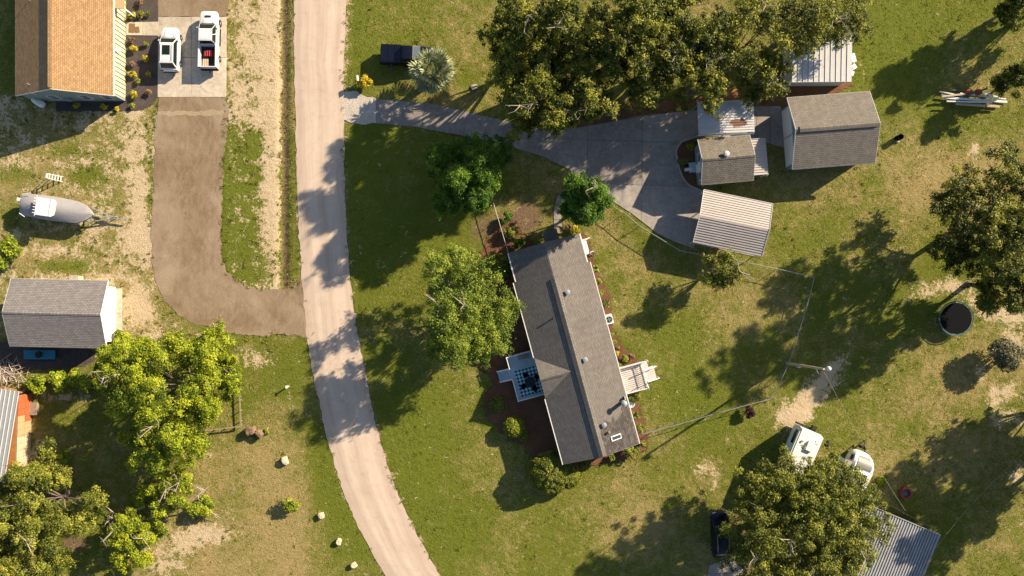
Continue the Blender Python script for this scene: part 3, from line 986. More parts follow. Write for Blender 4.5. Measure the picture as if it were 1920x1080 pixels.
def weeds():  # loose weed tufts, more of them along ragged edges
    N = 9000
    x = rng.uniform(-56, 57, N); y = rng.uniform(-32, 33, N)
    px, py = x * S + NX, NY - y * S
    sand, lush, lit = cover(px, py)
    ok = (sand > .02) & (sand < .75) & (fbm(x * .5, y * .5, 12) + rng.normal(0, .08, N) > .47) & (px < 640)
    ok |= (rng.random(N) < .05)
    for q in HARD + FOOT + BEDS: ok &= ~inpoly(px, py, q)
    x, y = x[ok], y[ok]
    ex, ey = [], []
    rr = random.Random(8)
    for poly, cl in ((GRAVEL, True), (ROAD_L, False), (ROAD_R, False), (MULCH_W, True)):
        for p in densify(spline(W2(poly), 4) if not cl else W2(poly), .35, 0, cl):
            if rr.random() < .55 and abs(p.x) < 57 and abs(p.y) < 36:
                ex.append(p.x + rr.gauss(0, .16)); ey.append(p.y + rr.gauss(0, .16))
    ex, ey = np.array(ex), np.array(ey)
    ok = np.ones(ex.shape, dtype=bool)
    for q in (GRAVEL, ROAD_L + ROAD_R[::-1], DRIVE, PAD, APRON): ok &= ~inpoly(ex * S + NX + 3, NY - ey * S, q) | (rng.random(len(ex)) < .25)
    for q in (DRIVE, PAD): ok &= ~inpoly(ex * S + NX, NY - ey * S, q)
    x, y = np.concatenate([x, ex[ok]]), np.concatenate([y, ey[ok]]); n = len(x); B = 16
    r_ = np.repeat(rng.uniform(.07, .24, n), B)
    a = rng.uniform(0, 6.283, n * B); q = rng.random(n * B) ** .5 * r_
    cx, cy = np.repeat(x, B) + np.cos(a) * q, np.repeat(y, B) + np.sin(a) * q
    b = rng.uniform(0, 6.283, n * B); h = r_ * rng.uniform(.4, 1.0, n * B); w_ = rng.uniform(.03, .06, n * B); l = r_ * .5
    v = np.zeros((n * B, 3, 3))
    v[:, 0] = np.stack([cx - np.sin(b) * w_, cy + np.cos(b) * w_, np.full(n * B, -.02)], -1)
    v[:, 1] = np.stack([cx + np.sin(b) * w_, cy - np.cos(b) * w_, np.full(n * B, -.02)], -1)
    v[:, 2] = np.stack([cx + np.cos(b) * l, cy + np.sin(b) * l, h], -1)
    t = np.clip(np.repeat(rng.normal(.75, .25, n), B) + rng.normal(0, .15, n * B), 0, 1)
    tag(tri_mesh('weeds', v, t, M['grassblade'], 3), 'scattered green weed tufts on the sandy ground', 'weeds', kind='stuff')


weeds()


# ------------------------------------------------------------------ trees and shrubs
def leaves(centers, rads, n, size, rn, flat=0.75, up=0.55, var=0.22, shell=0.55, ct=None):
    """leaf rhombi around clump centres; returns (N,4,3) and tint"""
    k = len(centers)
    w_ = rads ** 2; w_ = w_ / w_.sum()
    ci = rn.choice(k, n, p=w_)
    dr = rn.normal(0, 1, (n, 3)); dr /= np.linalg.norm(dr, axis=1)[:, None]
    dr[:, 2] = np.where((dr[:, 2] < -0.2) & (rn.random(n) < .75), -dr[:, 2], dr[:, 2])
    rr = shell + (1 - shell) * rn.random(n) ** 0.6
    if shell < .4: rr = np.where(rn.random(n) < .18, rr * rn.uniform(1.1, 1.9, n), rr)
    pos = centers[ci] + dr * (rads[ci] * rr)[:, None] * np.array([1, 1, flat])
    nr = dr * .8 + rn.normal(0, .48, (n, 3)) + np.array([.12, .08, up])
    nr /= np.linalg.norm(nr, axis=1)[:, None]
    t = np.cross(nr, rn.normal(0, 1, (n, 3))); t /= np.linalg.norm(t, axis=1)[:, None]
    b = np.cross(nr, t)
    s = size * rn.uniform(.6, 1.35, n)
    a = (s * rn.uniform(.45, .7, n))[:, None]; l = s[:, None]
    bend = (s * rn.uniform(0.05, .35, n))[:, None] * nr
    v = np.stack([pos - t * l * .7, pos + b * a * .6 - bend * .3, pos + t * l * .7 - bend, pos - b * a * .6 - bend * .3], 1)
    ctint = rn.normal(.5, var, k) + (0 if ct is None else ct)
    tint = np.clip(ctint[ci] + rn.normal(0, .17, n), 0, 1)
    return v, tint


def crown_clumps(R_, hz, nc, rn, lobes=5, rc=(.20, .36), zmin=-.35, irregular=.25):
    """clump centres filling an uneven crown of radius R_, half height hz, centred on the origin"""
    ph = rn.uniform(0, 2 * np.pi, 3)
    pts, rad = [], []
    while len(pts) < nc:
        q = rn.normal(0, 1, 3); q /= np.linalg.norm(q)
        if q[2] < zmin: continue
        az = math.atan2(q[1], q[0])
        k = 1 + irregular * (.6 * math.sin(2 * az + ph[0]) + .5 * math.sin(3 * az + ph[1]) + .5 * math.sin(lobes * az + ph[2]))
        rr = rn.uniform(.35, 1.0) ** .6
        c = rn.uniform(*rc)
        f = max(0.05, 1 - c)
        pts.append((q[0] * R_ * k * rr * f * 1.02, q[1] * R_ * k * rr * f * 1.02, q[2] * hz * rr * f))
        rad.append(c * R_)
    return np.array(pts), np.array(rad)


def crown_sprays(R_, hz, nb, per, rn, irregular=.25, rs=(.24, .56), bough=(.20, .32)):
    bp, br = crown_clumps(R_, hz, nb, rn, rc=bough, irregular=irregular, zmin=-.9)
    k = nb * per
    bi = np.repeat(np.arange(nb), per)
    off = rn.normal(0, 1, (k, 3)); off /= np.linalg.norm(off, axis=1)[:, None]
    off *= (rn.random(k) ** .45)[:, None] * np.array([1.05, 1.05, .62])
    off[:, 2] = np.where(off[:, 2] < -.25, -off[:, 2], off[:, 2])
    pts = bp[bi] + off * br[bi][:, None]
    sc_ = min(1.15, max(.62, (R_ / 5) ** .5))
    rad = rn.uniform(rs[0], rs[1], k) * sc_
    bt = rn.normal(0, .13, nb)[bi]
    return pts, rad, bt, bp, br


def tree(name, label, cx, cy, rpx, top, mat, nleaf=None, size=.30, clumps=None, bark='bark', group=None, seed=1, zb=.10, dead=0, irregular=.25, rc=(.20, .36), trunk=1.0, var=.22, cat='tree', shell=.2, per=22, bough=(.20, .32)):
    rn = np.random.default_rng(seed)
    rr = random.Random(seed)
    zc = top * (1 + zb) / 2
    hz = top * (1 - zb) / 2
    c = P(cx, cy, zc)
    R_ = 1.13 * rpx / S * (1 - zc / H)
    root = thing(name, label, cat, (c.x, c.y, 0), 0, group)
    nb = clumps or int(14 + R_ * 3.4)
    pts, rad, btint, limbs, lrad = crown_sprays(R_, hz, nb, per, rn, irregular, bough=bough)
    pts[:, 2] += zc; limbs[:, 2] += zc
    n = nleaf or int(2200 + 190 * R_ * R_)
    v, t = leaves(pts, rad, n, size, rn, var=var, shell=shell, flat=.6, ct=btint)
    v[:, :, 2] = np.maximum(v[:, :, 2], .05)
    o = tri_mesh('crown', v, t, M[mat], 4, root)
    # trunk and limbs
    m = MB()
    tr = max(.06, .021 * top) * trunk
    fork = top * max(.14, zb * .8)
    lean = Vector((rr.uniform(-.3, .3), rr.uniform(-.3, .3), 0)) * min(1, top / 8)
    base = Vector((0, 0, -.1))
    fk = Vector((0, 0, fork)) + lean
    m.tube([base, Vector((0, 0, .25)), fk * .6, fk], [tr * 1.7, tr * 1.15, tr, tr * .85], 8)
    idx = rn.choice(len(limbs), min(len(limbs), 18), replace=False)
    for i in idx:
        e = Vector(limbs[i])
        mid = fk.lerp(e, .5) + Vector((rr.uniform(-.3, .3), rr.uniform(-.3, .3), rr.uniform(.0, .5)))
        m.tube([fk, mid, e], [tr * .42, tr * .24, tr * .07], 5)
        for _ in range(3):
            e2 = e + Vector((rr.uniform(-1, 1), rr.uniform(-1, 1), rr.uniform(.0, .7))) * float(lrad[i])
            m.tube([mid.lerp(e, .6), e2], [tr * .14, tr * .04], 4)
    m.build('trunk', M[bark], root, True)
    if dead:
        m = MB()
        for k in range(dead):
            hi = np.argsort(-(pts[:, 2] + .25 * np.abs(pts[:, 0])))[:max(8, len(pts) // 5)]
            i = int(rn.choice(hi))
            e = Vector(pts[i]) + Vector((0, 0, .35))
            for _ in range(4):
                d_ = Vector((rr.uniform(-1, 1), rr.uniform(-1, 1), rr.uniform(.1, .5)))
                a = e + d_ * 1.2 + Vector((0, 0, .2)); b = a + Vector((rr.uniform(-.6, .6), rr.uniform(-.6, .6), .2))
                m.tube([e, a, b], [.035, .02, .008], 4)
                m.tube([a, a + Vector((rr.uniform(-.6, .6), rr.uniform(-.6, .6), .15))], [.014, .006], 4)
        o = m.build('dead_branch', M['deadwood'], root); o['kind'] = 'stuff'
    return root


def shrub(label, cx, cy, rpx, h, mat, size=.13, n=None, group=None, seed=1, name='shrub', round_=False, rxy=1.0, zlift=0.0, cat='shrub', var=.2):
    rn = np.random.default_rng(seed * 13 + 5)
    c = P(cx, cy, h * .5)
    R_ = (1.08 if round_ else 1.0) * rpx / S * (1 - h * .5 / H)
    root = thing(name, label, cat, (c.x, c.y, 0), 0, group)
    if round_:
        k = 60
        q = rn.normal(0, 1, (k, 3)); q /= np.linalg.norm(q, axis=1)[:, None]
        q[:, 2] = np.abs(q[:, 2]) * 1.0 - .25
        pts = q * np.array([R_ * .92 * rxy, R_ * .92 / rxy, h * .45]) + np.array([0, 0, h * .52])
        rad = np.full(k, R_ * .13)
        size *= .8
    else:
        pts, rad = crown_clumps(R_, h * .5, int(10 + R_ * 8), rn, rc=(.25, .42), irregular=.3)
        pts[:, 2] += h * .55
    nn = n or int(350 + 950 * R_ * R_)
    v, t = leaves(pts, rad, nn, size, rn, var=var)
    if round_:
        n2 = int(nn * 1.6)
        v2, t2 = leaves(np.zeros((1, 3)), np.ones(1), n2, 1e-3, rn, shell=.93, var=.0)
        dr = v2.mean(1); az = np.arctan2(dr[:, 1], dr[:, 0]); ph = rn.uniform(0, 6, 3)
        bump = 1 + .05 * np.sin(5 * az + ph[0]) * np.sin(4 * dr[:, 2] + ph[1]) + .05 * np.sin(9 * az + 6 * dr[:, 2] + ph[2])
        pos = dr * bump[:, None] * np.array([R_ * .98 * rxy, R_ * .98 / rxy, h * .5]) + np.array([0, 0, h * .5])
        nr = dr + rn.normal(0, .45, (n2, 3)); nr /= np.linalg.norm(nr, axis=1)[:, None]
        tt = np.cross(nr, rn.normal(0, 1, (n2, 3))); tt /= np.linalg.norm(tt, axis=1)[:, None]
        bb = np.cross(nr, tt); sz = (size * rn.uniform(.7, 1.3, n2))[:, None]
        v2 = np.stack([pos - tt * sz * .7, pos + bb * sz * .4, pos + tt * sz * .7, pos - bb * sz * .4], 1)
        v = np.concatenate([v, v2]); t = np.concatenate([t, np.clip(rn.normal(.5, .24, n2), 0, 1)])
    v[:, :, 2] = np.maximum(v[:, :, 2], 0.02)
    tri_mesh('foliage', v, t, M[mat], 4, root)
    m = MB()
    for i in range(min(7, len(pts))):
        e = Vector(pts[i])
        m.tube([(e.x * .08, e.y * .08, -.05), e * .55, e], [.035, .022, .01], 4)
    m.build('stem', M['bark'], root)
    return root


GT = 'oaks in the big grove above the driveway'
tree('oak_tree', 'leftmost oak of the dark grove, reaching over the lawn at the top edge', 990, 62, 84, 14.0, 'lf_oak', group=GT, seed=21, dead=1, nleaf=45695, size=0.152, irregular=.32, zb=.14)
tree('oak_tree', 'lower left oak of the grove with boughs hanging over the narrow driveway', 1005, 180, 82, 15.0, 'lf_oak', group=GT, seed=22, dead=1, nleaf=40318, size=0.152, irregular=.32, zb=.14)
tree('oak_tree', 'oak in the grove with bare twigs, second from the left along the top edge', 1085, 60, 84, 17.0, 'lf_oak', group=GT, seed=23, dead=1, nleaf=43007, size=0.152, irregular=.32, zb=.14)
tree('oak_tree', 'oak beside the pale utility box with sparse boughs over the driveway', 1090, 180, 62, 12.0, 'lf_oak', group=GT, seed=24, dead=1, nleaf=25535, size=0.152, irregular=.32, zb=.14)
tree('oak_tree', 'oak at the top edge in the middle of the grove', 1180, 50, 84, 17.5, 'lf_oak', group=GT, seed=25, dead=1, nleaf=40318, size=0.152, irregular=.32, zb=.14)
tree('oak_tree', 'oak behind the two lime shrubs at the edge of the driveway', 1205, 132, 66, 12.0, 'lf_oak', group=GT, seed=26, dead=1, nleaf=29566, size=0.152, irregular=.32, zb=.14)
tree('oak_tree', 'oak at the top edge right of the grove centre with yellowish sprays', 1285, 55, 84, 13.5, 'lf_oak', group=GT, seed=27, dead=1, nleaf=43007, size=0.152, irregular=.32, zb=.14)
tree('oak_tree', 'dark oak whose crown overhangs the rusted white carport roof', 1315, 152, 66, 10.0, 'lf_oak', group=GT, clumps=23, per=16, seed=28, dead=1, nleaf=17331, size=0.152, irregular=.32, zb=.14)
tree('oak_tree', 'oak above the gap between rusted carport and double garage', 1395, 75, 88, 12.0, 'lf_oak', group=GT, clumps=23, per=16, seed=29, dead=1, nleaf=14848, size=0.152, irregular=.32, zb=.14)
tree('oak_tree', 'smaller oak between the rusted carport and the white ribbed roof', 1432, 148, 52, 9.0, 'lf_oak', group=GT, clumps=23, per=16, seed=30, dead=1, nleaf=8734, size=0.152, irregular=.32, zb=.14)
tree('oak_tree', 'oak leaning over the left half of the white ribbed roof', 1500, 38, 74, 11.5, 'lf_oak', group=GT, clumps=30, per=16, seed=31, dead=1, nleaf=13648, size=0.152, irregular=.32, zb=.14)
tree('oak_tree', 'lighter oak at the right end of the grove over the white ribbed roof', 1578, 38, 62, 9.0, 'lf_oak', group=GT, clumps=30, per=16, seed=32, dead=1, nleaf=9826, size=0.152, irregular=.32, zb=.14)
tree('dark_tree', 'deep green multi-lobed tree between the road lawn and the driveway', 882, 322, 82, 8.5, 'lf_dark', seed=41, nleaf=65086, size=0.128, irregular=.22)
tree('magnolia_tree', 'round dark green magnolia at the bend of the front walk', 1098, 371, 56, 9.6, 'lf_dark', seed=42, nleaf=44532, size=0.128, irregular=.06, dead=1)
tree('shade_tree', 'light green spreading tree beside the front of the long grey house', 866, 580, 112, 9.5, 'lf_lime', seed=43, nleaf=65086, size=0.128, dead=2, irregular=.14, var=.15)
tree('small_tree', 'small olive tree at the fence below the ribbed carport', 1351, 507, 40, 5.2, 'lf_mid', seed=44, nleaf=14386, size=0.112, dead=1)
tree('oak_tree', 'large dark oak at the right edge above the trampoline', 1868, 425, 128, 14.0, 'lf_oak', seed=45, nleaf=82215, size=0.152, zb=.06)
tree('oak_tree', 'lower oak at the right edge beside the trampoline', 1885, 530, 68, 11.0, 'lf_oak', seed=46, nleaf=30829, size=0.152, zb=.06)
tree('oak_tree', 'young oak in the top right corner casting a long shadow', 1908, 8, 44, 7.0, 'lf_oak', seed=47, nleaf=17127, size=0.136, zb=.3)
tree('small_tree', 'olive and orange tinged small tree at the right edge above the beam pile', 1908, 148, 36, 5.0, 'lf_mid', seed=48, nleaf=15414, size=0.128)
tree('oak_tree', 'huge olive oak covering the campers at the bottom right', 1505, 985, 156, 12.5, 'lf_mid', seed=49, clumps=95, per=15, nleaf=150727, size=0.136, dead=5, irregular=.04, var=.16)
tree('oak_tree', 'bright green oak right of the grey shed, the largest on the left side', 330, 735, 112, 10.0, 'lf_bright', seed=50, nleaf=82215, size=0.136, dead=2, bough=(.12, .21), irregular=.38, per=15, clumps=62)
tree('oak_tree', 'bright green lower oak touching the corner of the grey shed', 245, 690, 62, 7.5, 'lf_bright', seed=51, nleaf=29117, size=0.136, dead=2, bough=(.12, .21), irregular=.38, per=15, clumps=45)
tree('oak_tree', 'bright green oak reaching the small rail fence', 405, 700, 50, 7.0, 'lf_bright', seed=52, nleaf=23978, size=0.136, dead=1, bough=(.12, .21), irregular=.38, per=15, clumps=41)
tree('oak_tree', 'darker oak under the big bright one, above the fallen branch', 290, 830, 60, 7.5, 'lf_bright', seed=53, nleaf=30829, size=0.136, bough=(.12, .21), irregular=.38, per=15, clumps=44)
tree('oak_tree', 'olive oak at the left edge beside the panelled shack', 62, 950, 98, 10.5, 'lf_mid', seed=54, nleaf=68512, size=0.136, dead=2, bough=(.12, .21), irregular=.38, per=15, clumps=57)
tree('oak_tree', 'pale oak in the bottom left corner', 50, 1065, 88, 9.5, 'lf_mid', seed=55, nleaf=51383, size=0.136, dead=2, bough=(.12, .21), irregular=.38, per=15, clumps=54)
tree('small_tree', 'small bright tree below the bleached fallen branch', 252, 1012, 50, 4.5, 'lf_bright', seed=56, nleaf=22266, size=0.128, dead=2, bough=(.12, .21), irregular=.38, per=15, clumps=41)
tree('small_tree', 'thin bright tree beside the fallen branches on dry grass', 322, 915, 46, 4.5, 'lf_bright', seed=57, nleaf=15757, size=0.128, dead=2, bough=(.12, .21), irregular=.38, per=15, clumps=39)
# beyond the right edge of the photo: they cast the shade at the lower right
tree('oak_tree', 'oak beyond the right edge, the nearer one to the bare patch', 2035, 912, 88, 12.5, 'lf_oak', seed=58, nleaf=24569, size=0.220, zb=.06)
tree('oak_tree', 'oak beyond the right edge, the farther one', 2125, 800, 100, 13.0, 'lf_oak', seed=59, nleaf=22680, size=0.220, zb=.06)
tree('oak_tree', 'oak beyond the right edge, the upper one of three near the bare patch', 2108, 748, 78, 13.0, 'lf_oak', seed=61, nleaf=14000, size=.24)
tree('oak_tree', 'oak beyond the right edge, above the young corner oak', 2010, -20, 60, 8.5, 'lf_oak', seed=60, nleaf=15120, size=0.210)

GY = 'yellow shrubs in the black mulch bed'
ys = [(247, 29, 8, 'yellow shrub in the upper black bed beside the porch roof'), (251, 92, 9, 'yellow shrub nearest the wall lamp of the brown roofed house'),
      (274, 110, 8, 'yellow shrub in the shade of the white car, at mid length'), (249, 140, 9, 'yellow shrub against the cream wall, level with the car tail'),
      (279, 141, 7, 'yellow shrub in shade behind the white car tail'), (251, 177, 9, 'yellow shrub at the lower corner of the brown roofed house'),
      (142, 198, 8, 'left yellow shrub below the shaded gable wall'), (194, 199, 8, 'right yellow shrub below the shaded gable wall')]
for i, (x, y, r_, lb) in enumerate(ys): shrub(lb, x, y, r_, .6, 'lf_yellow', .11, 420, GY, 70 + i)
for i, (x, y, r_, mt, lb) in enumerate([(266, 28, 9, 'lf_ball', 'green shrub in the upper black bed'), (279, 26, 5, 'lf_ball', 'tiny green shrub by the gravel edge of the upper bed'),
        (274, 83, 5, 'lf_ball', 'small green shrub at the nose of the white car'), (246, 75, 9, 'lf_brown', 'brown shrub just below the short walkway'),
        (247, 118, 8, 'lf_brown', 'brown shrub between two yellow ones against the cream wall'), (279, 173, 7, 'lf_brown', 'withered shrub near the pad corner'),
        (248, 198, 6, 'lf_ball', 'green shrub at the point of the black bed'), (259, 152, 6, 'lf_ball', 'low green shrub between yellow shrubs of the bed'),
        (219, 204, 5, 'lf_yellow', 'pale dry shrub below the gable corner'), (264, 4, 8, 'lf_brown', 'brown shrub at the top edge in the black bed')]):
    shrub(lb, x, y, r_, .5, mt, .11, 300, seed=90 + i)
shrub('golden croton bush beside the mailbox post', 683, 153, 16, 1.2, 'lf_croton', .16, 1500, seed=110, name='croton_bush')
shrub('left of two lime shrubs in mulch beside the utility box', 1175, 203, 9, .8, 'lf_ball', .12, 600, seed=111)
shrub('right of two lime shrubs in mulch beside the utility box', 1199, 203, 8, .8, 'lf_ball', .12, 520, seed=112)
shrub('lime shrub in the kerbed bed by the small shed', 1295, 275, 9, .8, 'lf_ball', .12, 600, seed=113)
shrub('dark shrub against the corner of the small shed', 1304, 267, 6, .7, 'lf_dark', .12, 300, seed=114)
shrub('dark shrub below the small shed near the carport peak', 1352, 352, 6, .5, 'lf_dark', .12, 250, seed=115)
shrub('round clipped dark shrub at the front house step in the eave', 937, 503, 25, 2.0, 'lf_round', .14, 3200, seed=116, round_=True)
shrub('small lime shrub under the light green tree', 905, 667, 10, .8, 'lf_ball', .12, 700, seed=117, round_=True)
shrub('dark round shrub below the deck stairs', 932, 758, 15, 1.1, 'lf_round', .12, 1400, seed=118, round_=True)
shrub('lime clipped ball shrub in the red mulch', 964, 800, 19, 1.6, 'lf_ball', .13, 2300, seed=119, round_=True)
shrub('dark ball shrub tucked behind the lime ball', 982, 817, 11, .9, 'lf_round', .12, 800, seed=120, round_=True)
shrub('large clipped shrub at the lower house corner, left lobe', 1031, 886, 37, 3.0, 'lf_round', .16, 6500, seed=121, round_=True)
shrub('lower clipped shrub at the house corner, right lobe', 1066, 893, 22, 2.3, 'lf_round', .15, 2600, seed=122, round_=True)
east = [(1115, 503, 10, 'lf_round', 'dark green shrub near the white frame on the back wall'), (1122, 529, 8, 'lf_ball', 'lime shrub level with the upper roof vent'),
        (1126, 548, 7, 'lf_ball', 'small lime shrub just above the olive one on the back wall'), (1135, 570, 11, 'lf_mid', 'olive shrub just above the air conditioner'),
        (1146, 627, 6, 'lf_ball', 'little lime shrub just below the air conditioner'), (1151, 642, 7, 'lf_ball', 'lime shrub between air conditioner and back deck'),
        (1157, 653, 6, 'lf_brown', 'brown shrub between lime ones on the back wall'), (1156, 663, 7, 'lf_yellow', 'yellowish shrub close to the back deck'),
        (1172, 674, 9, 'lf_ball', 'bright lime shrub at the corner of the back deck'), (1184, 670, 8, 'lf_brown', 'brown grassy clump beside the back deck'),
        (1161, 684, 7, 'lf_ball', 'shrub tucked between wall and back deck railing'), (1189, 744, 13, 'lf_mid', 'green shrub below the back deck'),
        (1193, 778, 9, 'lf_mid', 'green shrub below the white planter'), (1201, 803, 10, 'lf_ball', 'lime shrub near the end of the fence on the wall'),
        (1206, 832, 8, 'lf_ball', 'lime shrub at the lower right house corner'), (1183, 847, 17, 'lf_round', 'broad dark shrub on the lower end wall, right'),
        (1148, 858, 8, 'lf_ball', 'small shrub on the lower end wall, middle'), (1100, 870, 12, 'lf_round', 'low dark shrub on the lower end wall, left'),
        (950, 408, 14, 'lf_dark', 'dark round shrub beside the thin rail above the house'), (958, 436, 15, 'lf_round', 'green shrub halfway along the thin rail'),
        (972, 456, 14, 'lf_dark', 'dark shrub at the shaded upper house corner'), (1005, 455, 9, 'lf_dark', 'low dark shrub under the upper gable'),
        (1066, 425, 9, 'lf_brown', 'reddish shrub beside the small entry roof'), (1079, 430, 9, 'lf_yellow', 'yellow shrub beside the small entry roof'),
        (1108, 478, 9, 'lf_brown', 'dry flower clump below the white frame')]
for i, (x, y, r_, mt, lb) in enumerate(east): shrub(lb, x, y, r_, .75 if r_ < 12 else 1.2, mt, .11, int(150 + 6.5 * r_ * r_), seed=130 + i)
shrub('dark purple round shrub against the wire fence', 1404, 772, 13, 1.1, 'lf_purple', .14, 1100, seed=160, name='purple_shrub')
shrub('tall grey olive bush on bare sand below the trampoline', 1884, 665, 38, 2.8, 'lf_grey', .17, 5200, seed=161, name='olive_bush')
shrub('bright bush behind the boat stern at the left edge', 22, 465, 26, 1.8, 'lf_bright', .18, 1900, seed=162)
shrub('dark bush at the left edge below the boat', 8, 490, 18, 1.6, 'lf_bright', .18, 900, seed=163)
shrub('bush around a broken stump on the dry grass near the road', 545, 945, 19, 1.2, 'lf_bright', .15, 1000, seed=164)
for i, (x, y, r_, lb) in enumerate([(72, 718, 24, 'hedge bush next to the dry brush pile'), (112, 715, 22, 'hedge bush second from the brush pile'), (152, 712, 26, 'hedge bush in the middle below the shed corner'), (190, 715, 24, 'hedge bush merging into the bright oak')]):
    shrub(lb, x, y, r_, 1.6, 'lf_bright', .18, 1900, 'hedge bushes below the grey shed', 165 + i)
for i, (x, y, r_, lb) in enumerate([(232, 640, 22, 'leafy bush at the lower corner of the shed front'), (215, 668, 18, 'low bush by the lower shed corner'), (395, 630, 16, 'bush at the gravel bend'), (120, 855, 16, 'bush beside the panel wall in shade'), (88, 850, 14, 'bush hanging over the tan panels'), (270, 930, 26, 'bush above the bleached branch'), (380, 950, 26, 'green tip of the fallen branches on dry sand'), (20, 745, 24, 'dusty bush over the corner of the metal roof'), (8, 850, 20, 'dusty bush over the lower end of the metal roof'), (1655, 903, 14, 'low bright weed patch above the red fire bowl')]):
    shrub(lb, x, y, r_, 1.3 if i < 9 else .5, 'lf_bright' if i not in (7, 8) else 'lf_grey', .18, int(5 * r_ * r_), seed=180 + i)


def palm():
    c = P(811, 135, 2.6)
    root = thing('palm_tree', 'silvery green fan palm over the hood of the dark pickup', 'palm', (c.x, c.y, 0))
    root.scale = (1.18, 1.18, 1.05)
    m = MB(); m.tube([(0, 0, -.1), (0, 0, 1.2), (0.05, 0, 2.5)], [.34, .27, .24], 10)
    m.build('trunk', M['bark'], root, True)
    rn = np.random.default_rng(5)
    nf = 38
    for k in range(nf):
        az = k * 2.399963 + rn.uniform(-.2, .2)
        el = 1.25 - 1.55 * (k / nf) + rn.uniform(-.1, .1)
        L0 = rn.uniform(1.0, 1.4)
        dirv = np.array([math.cos(az) * math.cos(el), math.sin(az) * math.cos(el), math.sin(el)])
        side = np.array([-math.sin(az), math.cos(az), 0])
        upv = np.cross(dirv, side) * -1
        o0 = np.array([.05, 0, 2.5]); tip = o0 + dirv * L0
        polys, tint = [], []
        pw = side * .025
        polys.append([o0 - pw, o0 + pw, tip + pw, tip - pw]); tint.append(.35)
        ns = 17
        for j in range(ns):
            a = (j / (ns - 1) - .5) * 2 * 1.9
            l = rn.uniform(.95, 1.2) * (1 - .28 * abs(a) / 1.9)
            sd = dirv * math.cos(a) + side * math.sin(a)
            pd = -dirv * math.sin(a) + side * math.cos(a)
            fold = upv * (.07 if j % 2 else -.03)
            mid = tip + sd * l * .55 + fold
            end = tip + sd * l - np.array([0, 0, rn.uniform(.1, .32)])
            wdt = .085
            polys.append([tip, mid + pd * wdt, end, mid - pd * wdt]); tint.append(np.clip(rn.normal(.5, .2), 0, 1))
        tri_mesh('frond', np.array(polys), np.array(tint), M['lf_palm'], 4, root)


palm()


# ------------------------------------------------------------------ building helpers
def slope(mb, A, B, Cc, D, row=.19, step=.018, thick=.10, rise0=.0):
    """shingle courses on the quad A-B (eave) to D-C (ridge)"""
    A, B, Cc, D = map(Vector, (A, B, Cc, D))
    n = (B - A).cross(D - A).normalized()
    if n.z < 0: n = -n
    sl = ((D + Cc) / 2 - (A + B) / 2).length
    k = max(2, round(sl / row))
    ul = (B - A).length
    prev = None
    for i in range(k):
        t0, t1 = i / k, (i + 1) / k
        l0, r0, l1, r1 = A.lerp(D, t0), B.lerp(Cc, t0), A.lerp(D, t1), B.lerp(Cc, t1)
        vs = [l0 + n * step, r0 + n * step, r1 + n * .002, l1 + n * .002]
        v0, v1 = t0 * sl, t1 * sl
        v0, v1 = i * row, (i + 1) * row
        u0 = 0; u1 = ul
        mb.add(vs, [(0, 1, 2, 3)], [(u0, v0), (u1, v0), (u1, v1), (u0, v1)])
        mb.add([l0 - n * .01, r0 - n * .01, r0 + n * step, l0 + n * step], [(0, 1, 2, 3)], [(u0, v0)] * 4)
    dn = n * thick
    q = [A - n * .01, B - n * .01, Cc - n * .01, D - n * .01]
    vs = q + [p - dn for p in q]
    mb.add(vs, [(0, 3, 2, 1), (4, 5, 6, 7), (0, 1, 5, 4), (1, 2, 6, 5), (3, 0, 4, 7)], [(0, 0)] * 8)


def wallbox(mb, x0, x1, y0, y1, z0, z1):
    mb.box(((x0 + x1) / 2, (y0 + y1) / 2, (z0 + z1) / 2), (abs(x1 - x0), abs(y1 - y0), z1 - z0))


